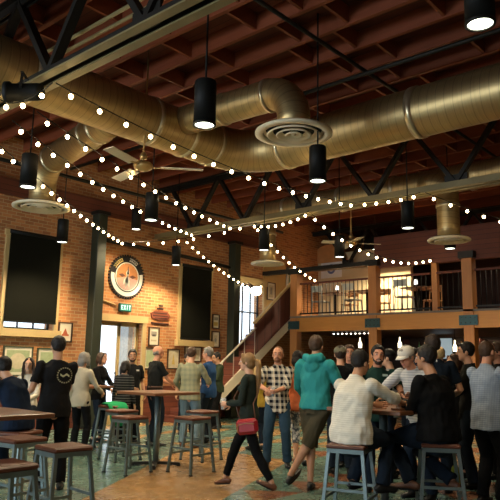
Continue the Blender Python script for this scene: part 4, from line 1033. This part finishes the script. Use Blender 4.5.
    # ---- shoes
    for b, fd, fu in feet:
        sv = fd.cross(fu); mb = MB(); k = .92 if fem else 1.0
        mb.tube([b-fd*.065*s*k+fu*.01, b-fd*.02*s*k+fu*.018*s, b+fd*.05*s*k+fu*.004*s, b+fd*.12*s*k-fu*.006*s, b+fd*.185*s*k-fu*.012*s], [(.032*s*k, .034*s), (.040*s*k, .046*s), (.044*s*k, .036*s), (.046*s*k, .026*s), (.030*s*k, .018*s)], 14, 0, True, tuple(sv), True)
        o = mb.build('shoe', shoe, t)
        T = Matrix((sv, fd, fu)).transposed().to_4x4(); T.translation = b
        vs = [(.045*k*math.cos(a*.3927)*(1 if math.sin(a*.3927) > 0 else .85), .06+.14*k*math.sin(a*.3927)) for a in range(16)]
        vv = [T @ V((u_*s, v_*s, -.035*s)) for u_, v_ in vs]+[T @ V((u_*s, v_*s, -.018*s)) for u_, v_ in vs]
        MB().add(vv, [tuple(range(15, -1, -1)), tuple(range(16, 32))]+[(i, (i+1) % 16, 16+(i+1) % 16, 16+i) for i in range(16)]).build('sole', BLACK, o)
    # ---- shirt
    sk_, sm_ = shirt; mb = MB(); G = .016*s; lift = 0
    hem = P-V((0, 0, (.13 if seat is None else .085)*s))-V((0, 0, untuck*s if untuck > -.5 else 0))
    lo = [(hem, (.190*F, .140*F)), (P, (.188*F, .140*F)), (waist, ((.150 if fem else .168)*F, .116*F)), (chest, ((.158 if fem else .178)*F, .124*F)), (shc-U*.005*s, (sw/s*.98, .102)), (neckb-U*.042*s, (.125, .086)), (neckb-U*.004*s, (.074, .071))]
    if untuck < -.5: lo = lo[1:]; lo[0] = (P+U*.02*s, (.168*F, .12*F))
    mb.tube([p for p, r in lo], [(r[0]*s, r[1]*s) for p, r in lo], 20, 0, True, tuple(sx), False)
    if fem:
        for sg in (-1, 1): mb.ell(tuple(chest+sx*sg*.065*s+sf*.085*s-U*.01), (.06*s, .05*s, .06*s), 12)
    for sh, el, wr in ((shL, elL, wrL), (shR, elR, wrR)):
        k = .88 if fem else 1.0
        if sk_ == 'tee': mb.tube([sh, sh.lerp(el, .4), sh.lerp(el, .72)], [.062*s*k, .060*s*k, .062*s*k], 12, 0, True, None, False); mb.ell(tuple(sh), (.061*s*k,)*3, 12)
        elif sk_ == 'rolled': mb.tube([sh, sh.lerp(el, .4), el, el.lerp(wr, .25)], [.070*s*k, .063*s*k, .056*s*k, .055*s*k], 12); mb.ell(tuple(sh), (.067*s*k,)*3, 12); mb.ell(tuple(el), (.056*s*k,)*3, 12)
        elif sk_ == 'hoodie': mb.tube([sh, sh.lerp(el, .4), el, el.lerp(wr, .5), el.lerp(wr, .97)], [.078*s*k, .073*s*k, .064*s*k, .057*s*k, .045*s*k], 12); mb.ell(tuple(sh), (.075*s*k,)*3, 12); mb.ell(tuple(el), (.063*s*k,)*3, 12)
        else: mb.tube([sh, sh.lerp(el, .4), el, el.lerp(wr, .5), el.lerp(wr, .97)], [.067*s*k, .060*s*k, .053*s*k, .048*s*k, .038*s*k], 12); mb.ell(tuple(sh), (.065*s*k,)*3, 12); mb.ell(tuple(el), (.052*s*k,)*3, 12)
    if collar:
        c = neckb-U*.004*s; mb.tube([c+(sx*math.cos(a*.5236)*.066+sf*math.sin(a*.5236)*.066)*s+U*(-.014*math.sin(a*.5236))*s for a in range(13)], [(.010*s, .015*s)]*13, 8, 0, True, None)
    if hood:
        c = neckb+U*.0*s-sf*.075*s
        mb.tube([c+(-sx*.10+sf*.09)*s+U*.005, c+(-sx*.10+sf*.01)*s+U*.02*s, c-sf*.035*s-U*.01*s, c+(sx*.10+sf*.01)*s+U*.02*s, c+(sx*.10+sf*.09)*s+U*.005], [.026*s, .048*s, .062*s, .048*s, .026*s], 12, 0, True, None, True)
        mb.ell(tuple(c-sf*.03*s-U*.085*s), (.10*s, .04*s, .075*s), 14)
    o = bpy.data.objects.new('hoodie' if hood else 'jacket' if sk_ == 'jacket' else 'shirt', union(mb, vox, 3, [sm_], 'shirt', .016*s, 8.5, sd)); COL.objects.link(o); o.parent = t
    if pk != 'shorts' and untuck < -.5:
        MB().tube([P.lerp(waist, .55)-V((0, 0, .02*s)), P.lerp(waist, .55)+V((0, 0, .02*s))], [(.166*s*F, .122*s*F)]*2, 20, 0, True, (1, 0, 0)).build('belt', plain('brown_belt', (.06, .025, .012), .5), t)
    return dict(t=t, wrL=wrL, wrR=wrR, hands=hands, P=P, chest=chest, neckb=neckb, sx=sx, sf=sf, U=U, shL=shL, shR=shR, s=s, rz=rz, M=Matrix.Translation((x, y, z)) @ Matrix.Rotation(rz, 4, 'Z'))

JEAN = cloth('blue_denim', (.030, .062, .095)); DJEAN = cloth('dark_denim', (.012, .019, .030)); BLK = cloth('black_cotton', (.006, .006, .006)); CHAR = cloth('charcoal_cotton', (.013, .014, .013))
LJEAN = cloth('faded_denim', (.13, .20, .24)); KHAKIP = cloth('olive_shorts', (.075, .062, .035)); NAVY = cloth('navy_cotton', (.010, .018, .036)); GREY = cloth('grey_knit', (.38, .34, .25))
LEATHER = plain('brown_leather', (.14, .055, .025), .45); BSHOE = plain('black_shoe', (.012, .012, .012), .5)

# --- foreground figures
person('man in black t-shirt with a round pale back logo standing by the left table', 4.39, 7.00, (-.38, .92), 1.81, 1.0, tone='tan', hL=(-.42, .14, 1.04), hR=(.12, .34, 1.02), eL=(.3, -1, -.6), eR=(.2, -1, -.4), hyaw=-10, shirt=('tee', cloth('black_logo_tee', (.011, .011, .011), 'logo_back', (.62, .62, .42))), pants=('long', BLK), hair=('short', 'black'), vox=.011, shoe=BSHOE)
w = person('woman with a blonde ponytail and dark green top walking past with a red bag', 6.05, 5.34, (-.93, .36), 1.655, .92, True, hL=(-.12, .27, 1.10), hR=(.10, .29, 1.08), eL=(-.6, -1, -.8), eR=(.6, -1, -.8), fL=(-.05, -.36, .12), fR=(.06, .36, .085), kL=(0, 1, .1), kR=(0, 1, .1), pitchL=-24, pitchR=8,
           shirt=('long', cloth('dark_green_knit', (.022, .030, .024))), pants=('slim', BLK), hair=('pony', 'light'), shoe=LEATHER, hyaw=-4, vox=.0105, untuck=.03)
pl = person('bearded man in a black and cream plaid shirt standing with jeans', 7.80, 6.30, (-.15, -1), 1.79, 1.02, tone='ruddy', hL=(.02, .33, 1.10), hR=(.12, .36, 1.12), eL=(-1, -.5, -.6), eR=(1, -.3, -.6), hyaw=0, shirt=('rolled', cloth('plaid_shirt', (.60, .54, .42), 'plaid', (.008, .009, .014), .085)), pants=('long', JEAN), hair=('buzz', 'red'), beard='red', collar=True, shoe=BSHOE, vox=.011, fL=(-.15, .0, .085), fR=(.15, .05, .085), untuck=.04)
person('man in a teal hoodie and olive shorts seen from behind, legs crossed', 6.73, 4.83, (.42, .9), 1.89, 1.07, tone='tan', hL=(-.20, .32, .98), hR=(.22, .28, 1.0), eL=(-1, -.6, -.4), eR=(1, -.5, -.4), fL=(-.06, .0, .085), fR=(-.30, -.10, .10), kR=(.5, 1, 0), pitchR=-28, twist=-8, untuck=-.085, shirt=('hoodie', cloth('teal_sweat', (.035, .27, .26))), pants=('shorts', KHAKIP), hair=('short', 'brown'), hood=True, shoe=BSHOE, vox=.0105, hyaw=8)
person('seated man in an untucked white woven shirt, back turned, on a stool', 5.61, 3.59, (.74, .67), 1.80, 1.26, tone='tan', seat=.757, lean=13, hL=(-.10, .50, 1.10), hR=(.22, .58, 1.12), eL=(-1, -.3, -.5), eR=(1, -.4, -.4), hyaw=4, hpitch=-4, shirt=('rolled', cloth('white_woven', (.74, .70, .58), 'stripe', (.66, .61, .49), .02)), pants=('long', DJEAN), hair=('short', 'black'), shoe=BSHOE, vox=.0105, collar=True, untuck=.02, fL=(-.16, .22, .36), fR=(.14, .30, .36))
person('large seated man in black with jeans, back turned, on the right stool', 6.40, 3.04, (-.66, .76), 1.92, 1.36, tone='tan', seat=.757, lean=9, hL=(-.12, .34, 1.08), hR=(.22, .36, 1.08), eL=(-.6, -.8, -.6), eR=(.6, -.8, -.5), hyaw=-6, shirt=('long', BLK), pants=('long', DJEAN), hair=('short', 'black'), shoe=LEATHER, vox=.0115, fL=(-.16, .22, .36), fR=(.2, .0, .36))
person('laughing bearded man in a dark green polo facing the camera at the right table', 7.30, 4.28, (-.05, -1), 1.79, 1.05, tone='ruddy', lean=8, hL=(-.12, .42, 1.10), hR=(.2, .38, 1.09), eL=(-1, -.2, -.4), eR=(1, -.2, -.4), htilt=-4, hpitch=3, shirt=('tee', cloth('bottle_green_polo', (.012, .035, .026), 'badge_front', (.45, .55, .5), -.085, .40)), pants=('long', DJEAN), hair=('short', 'black'), beard='dark', collar=True, smile=True, shoe=BSHOE, vox=.0115)
person('man in a white cap and glasses leaning over the right table, pale grey shirt', 7.26, 3.66, (-.75, -.62), 1.82, 1.0, tone='ruddy', lean=24, hL=(-.08, .36, 1.12), hR=(.2, .34, 1.10), eL=(-1, .1, -.5), eR=(1, .1, -.5), hpitch=-12, shirt=('rolled', cloth('pale_striped_shirt', (.55, .55, .52), 'stripe', (.35, .36, .36), .03)), pants=('long', DJEAN), hair=('short', 'grey'), cap=plain('white_cap_cloth', (.66, .62, .52), .8, 0, .08), specs=True, shoe=BSHOE, vox=.0115)
person('tall man in navy with a pale collar mark behind the seated man in black', 7.75, 3.72, (.12, 1), 1.93, 1.16, tone='fair', hyaw=-35, hL=(-.2, .28, 1.1), hR=(.22, .2, 1.05), shirt=('tee', cloth('navy_tee', (.010, .016, .026), 'badge_back', (.55, .55, .5), 0, .59)), pants=('long', DJEAN), hair=('short', 'dark'), shoe=BSHOE)
person('man in a pale blue checked shirt at the right edge, turned to the right', 7.48, 2.94, (.85, .52), 1.84, 1.14, tone='ruddy', hL=(-.1, .36, 1.08), hR=(.2, .34, 1.12), eL=(-1, -.6, -.4), eR=(1, -.6, -.4), shirt=('long', cloth('blue_check_shirt', (.36, .42, .48), 'check', (.22, .27, .35), .022)), pants=('long', BLK), hair=('buzz', 'brown'), collar=True, shoe=BSHOE, vox=.011, untuck=.03)
# --- right-hand crowd
person('dark-haired man in a dark jacket facing left behind the blue checked shirt', 8.40, 3.53, (-.9, .25), 1.86, 1.0, tone='fair', shirt=('jacket', CHAR), pants=('long', DJEAN), hair=('short', 'black'), hL=(-.1, .35, 1.05), collar=True)
person('brown-haired woman in dark top looking left between the navy and the checked shirts', 9.05, 4.0, (-.8, -.3), 1.72, .95, True, tone='tan', shirt=('long', BLK), pants=('slim', BLK), hair=('bob', 'brown'), hpitch=-8)
person('fair-haired person in a dark jacket behind the tall man in navy', 9.85, 4.62, (.2, .9), 1.84, 1.0, shirt=('jacket', CHAR), pants=('long', DJEAN), hair=('short', 'blond'))
person('man in a black jacket facing left at the far right edge of the crowd', 9.15, 3.42, (-.9, -.2), 1.88, 1.1, tone='ruddy', shirt=('jacket', BLK), pants=('long', BLK), hair=('short', 'brown'))
person('man in a dark cap and grey shirt seen in profile behind the laughing man', 8.25, 4.62, (-.9, .3), 1.76, 1.02, tone='fair', shirt=('tee', cloth('light_grey_tee', (.30, .31, .30))), pants=('long', DJEAN), hair=('short', 'black'), cap=BLACK, hL=(-.2, .3, 1.2))
person('dark-haired person in black behind the white cap', 8.95, 4.62, (.3, .9), 1.80, 1.02, tone='tan', shirt=('tee', BLK), pants=('long', DJEAN), hair=('short', 'black'))
person('man in an olive cap and black shirt, back turned, right of the teal hoodie', 7.98, 5.28, (.1, 1), 1.80, 1.05, tone='fair', shirt=('tee', BLK), pants=('long', DJEAN), hair=('short', 'dark'), cap=plain('olive_cap_cloth', (.16, .15, .09), .8))
person('short-haired man facing the camera beside the olive cap', 8.66, 5.56, (-.1, -1), 1.84, 1.0, tone='ruddy', shirt=('tee', CHAR), pants=('long', DJEAN), hair=('short', 'brown'))
person('dark-haired woman in an orange shirt and white patterned leggings behind the plaid shirt', 8.18, 6.22, (.5, .8), 1.74, .95, True, tone='fair', shirt=('tee', cloth('orange_tee', (.62, .17, .07))), pants=('capri', cloth('white_pattern', (.55, .55, .52), 'camo', (.12, .14, .16))), hair=('bob', 'black'), shoe=BSHOE, fL=(-.02, .0, .085), fR=(.17, -.02, .085))
person('woman in a yellow top with fair hair behind the blonde ponytail', 8.95, 7.72, (-.2, .9), 1.60, .95, True, shirt=('long', cloth('yellow_top', (.50, .34, .05))), pants=('slim', DJEAN), hair=('long', 'blond'))
# --- left-hand groups
person('bald man in a black shirt turned right near the wall pictures', 7.92, 9.32, (.75, .45), 1.82, 1.10, tone='ruddy', hL=(-.1, .36, 1.08), hR=(.15, .38, 1.05), shirt=('tee', CHAR), pants=('long', DJEAN), hair=('bald', 'grey'), untuck=-1, shoe=BSHOE)
person('man in an olive checked shirt and faded jeans, back turned, beside the bald man', 8.25, 8.72, (.25, 1), 1.80, 1.05, hL=(-.26, .25, 1.0), hR=(.24, .36, 1.12), shirt=('long', cloth('olive_check', (.30, .29, .17), 'check', (.22, .23, .15), .09)), pants=('long', LJEAN), hair=('short', 'brown'), shoe=LEATHER, hyaw=5)
person('grey-haired man in a blue shirt facing left behind the olive checked shirt', 9.05, 9.05, (-.8, .35), 1.82, 1.05, tone='ruddy', hL=(-.1, .36, 1.08), hR=(.14, .36, 1.1), shirt=('tee', cloth('royal_blue_shirt', (.02, .06, .16))), pants=('long', DJEAN), hair=('short', 'grey'), collar=True)
person('dark-haired man in a dark green jacket and black trousers near the stairs', 11.13, 10.84, (-.65, -.35), 1.77, 1.08, tone='tan', hL=(-.12, .34, 1.1), hR=(.14, .34, 1.12), shirt=('jacket', cloth('moss_jacket', (.030, .042, .022))), pants=('long', BLK), hair=('short', 'black'), hpitch=-10)
person('dark-haired person half hidden between the olive and the blue shirts', 9.75, 10.4, (.2, -.9), 1.72, 1.0, tone='tan', shirt=('tee', BLK), pants=('long', DJEAN), hair=('short', 'black'))
person('bearded man in black t-shirt with white chest label before the glass door', 7.78, 9.86, (.55, -.75), 1.74, 1.08, tone='tan', hL=(-.24, .12, .92), hR=(.12, .3, 1.05), hyaw=22, shirt=('tee', cloth('black_label_tee', (.012, .012, .012), 'badge_front', (.6, .6, .58), -.09, .34)), pants=('long', BLK), hair=('short', 'black'), beard='dark')
person('dark-haired woman in a faintly striped black top before the bearded man by the door', 7.28, 9.42, (.3, .9), 1.53, .98, True, shirt=('long', cloth('striped_black', (.014, .014, .014), 'stripe', (.09, .09, .09), .045)), pants=('slim', BLK), hair=('bob', 'black'))
person('brown-haired woman in a black jacket facing right at the wall table', 7.42, 10.35, (.85, -.3), 1.68, .95, True, shirt=('jacket', BLK), pants=('slim', DJEAN), hair=('bob', 'brown'), hL=(-.12, .36, 1.06), hR=(.15, .36, 1.04))
person('grey-haired person in a beige knit top and dark trousers, back turned, by the green column', 6.22, 9.16, (.35, .9), 1.66, .98, True, shirt=('long', GREY), pants=('slim', BLK), hair=('bob', 'grey'), hR=(.2, .35, 1.05))
person('man in dark cap and dark blue shirt seated at the far left edge', 3.70, 6.58, (-.75, .40), 1.66, 1.05, tone='tan', seat=.757, lean=33, hL=(-.2, .48, 1.0), hR=(.14, .46, 1.0), eL=(-1, -.3, -.4), eR=(1, -.3, -.4), shirt=('tee', NAVY), pants=('long', DJEAN), hair=('short', 'black'), cap=BLACK, beard='black', vox=.0115)
person('smiling dark-haired woman in a white cardigan seated facing the camera at left', 5.0, 8.68, (-.05, -1), 1.52, .95, True, seat=.757, lean=5, smile=True, hL=(-.1, .36, 1.1), hR=(.12, .36, 1.08), shirt=('jacket', cloth('white_cardigan', (.60, .54, .42))), pants=('slim', DJEAN), hair=('long', 'dark'), fL=(-.1, .30, .36), fR=(.1, .30, .36), hyaw=-14)

# --- things people carry
def world(w, v): return w['M'] @ Vector(v)
k = w['P']
t = empty('handbag', (0, 0, 0), 'red leather crossbody bag on the hip of the walking woman', 'bag'); t.matrix_world = w['M']
RED = plain('red_leather', (.30, .008, .014), .4, 0, .12, 12, .1)
bx = Vector((-.225, -.07, .84*w['s'])); Tb = Matrix.Translation(bx) @ Matrix.Rotation(R(-8), 4, 'X')
body = MB().box((-.045, -.135, -.095), (.045, .135, .085), 0, Tb, .035).build('pouch', RED, t)
q = MB().tube([(-.048, -.11, .02), (-.05, 0, .035), (-.048, .11, .02)], .004, 6); MB().add([Tb @ Vector(v) for v in q.v], q.f).build('zip', BRASS, body)
q = MB().tube([(-.05, .10, .02), (-.056, .105, -.06)], .006, 6); MB().add([Tb @ Vector(v) for v in q.v], q.f).build('zip_pull', BRASS, body)
s_ = w['s']
MB().tube([bx+Vector((.01, -.10, .07)), Vector((-.195, -.13, 1.12*s_)), Vector((-.12, -.165, 1.26*s_)), Vector((.06, -.135, 1.42*s_)), Vector((.12, -.02, 1.475*s_)), Vector((.06, .11, 1.38*s_)), Vector((-.08, .17, 1.18*s_)), bx+Vector((.01, .10, .07))], .007, 6).build('strap', LEATHER, t)
def held(w, hand, lab, drink, z=0):
    wr, d, n_, b, kk = w['hands'][hand]; p = world(w, wr+d*.10*kk+n_*.035*kk); return pint(p.x, p.y, p.z-.07, lab, .75, drink, .036, .14)
held(w, 0, 'small glass held by the walking woman', TUMBLER)
held(pl, 1, 'glass of dark beer held by the bearded man in plaid', WINE)
t = empty('backpack', (6.72, 3.02, .28), 'small yellow-green bag hanging below the right stool', 'bag')
MB().tube([(0, 0, 0), (0, 0, .03), (0, 0, .14), (0, 0, .2), (0, 0, .22)], [(.05, .02), (.07, .045), (.065, .045), (.045, .03), (.02, .012)], 14).build('pouch', cloth('lime_bag_cloth', (.30, .30, .04)), t)
MB().tube([(0, 0, .21), (-.01, .0, .30), (-.03, .0, .42)], .008, 6).build('strap', BLACK, t)
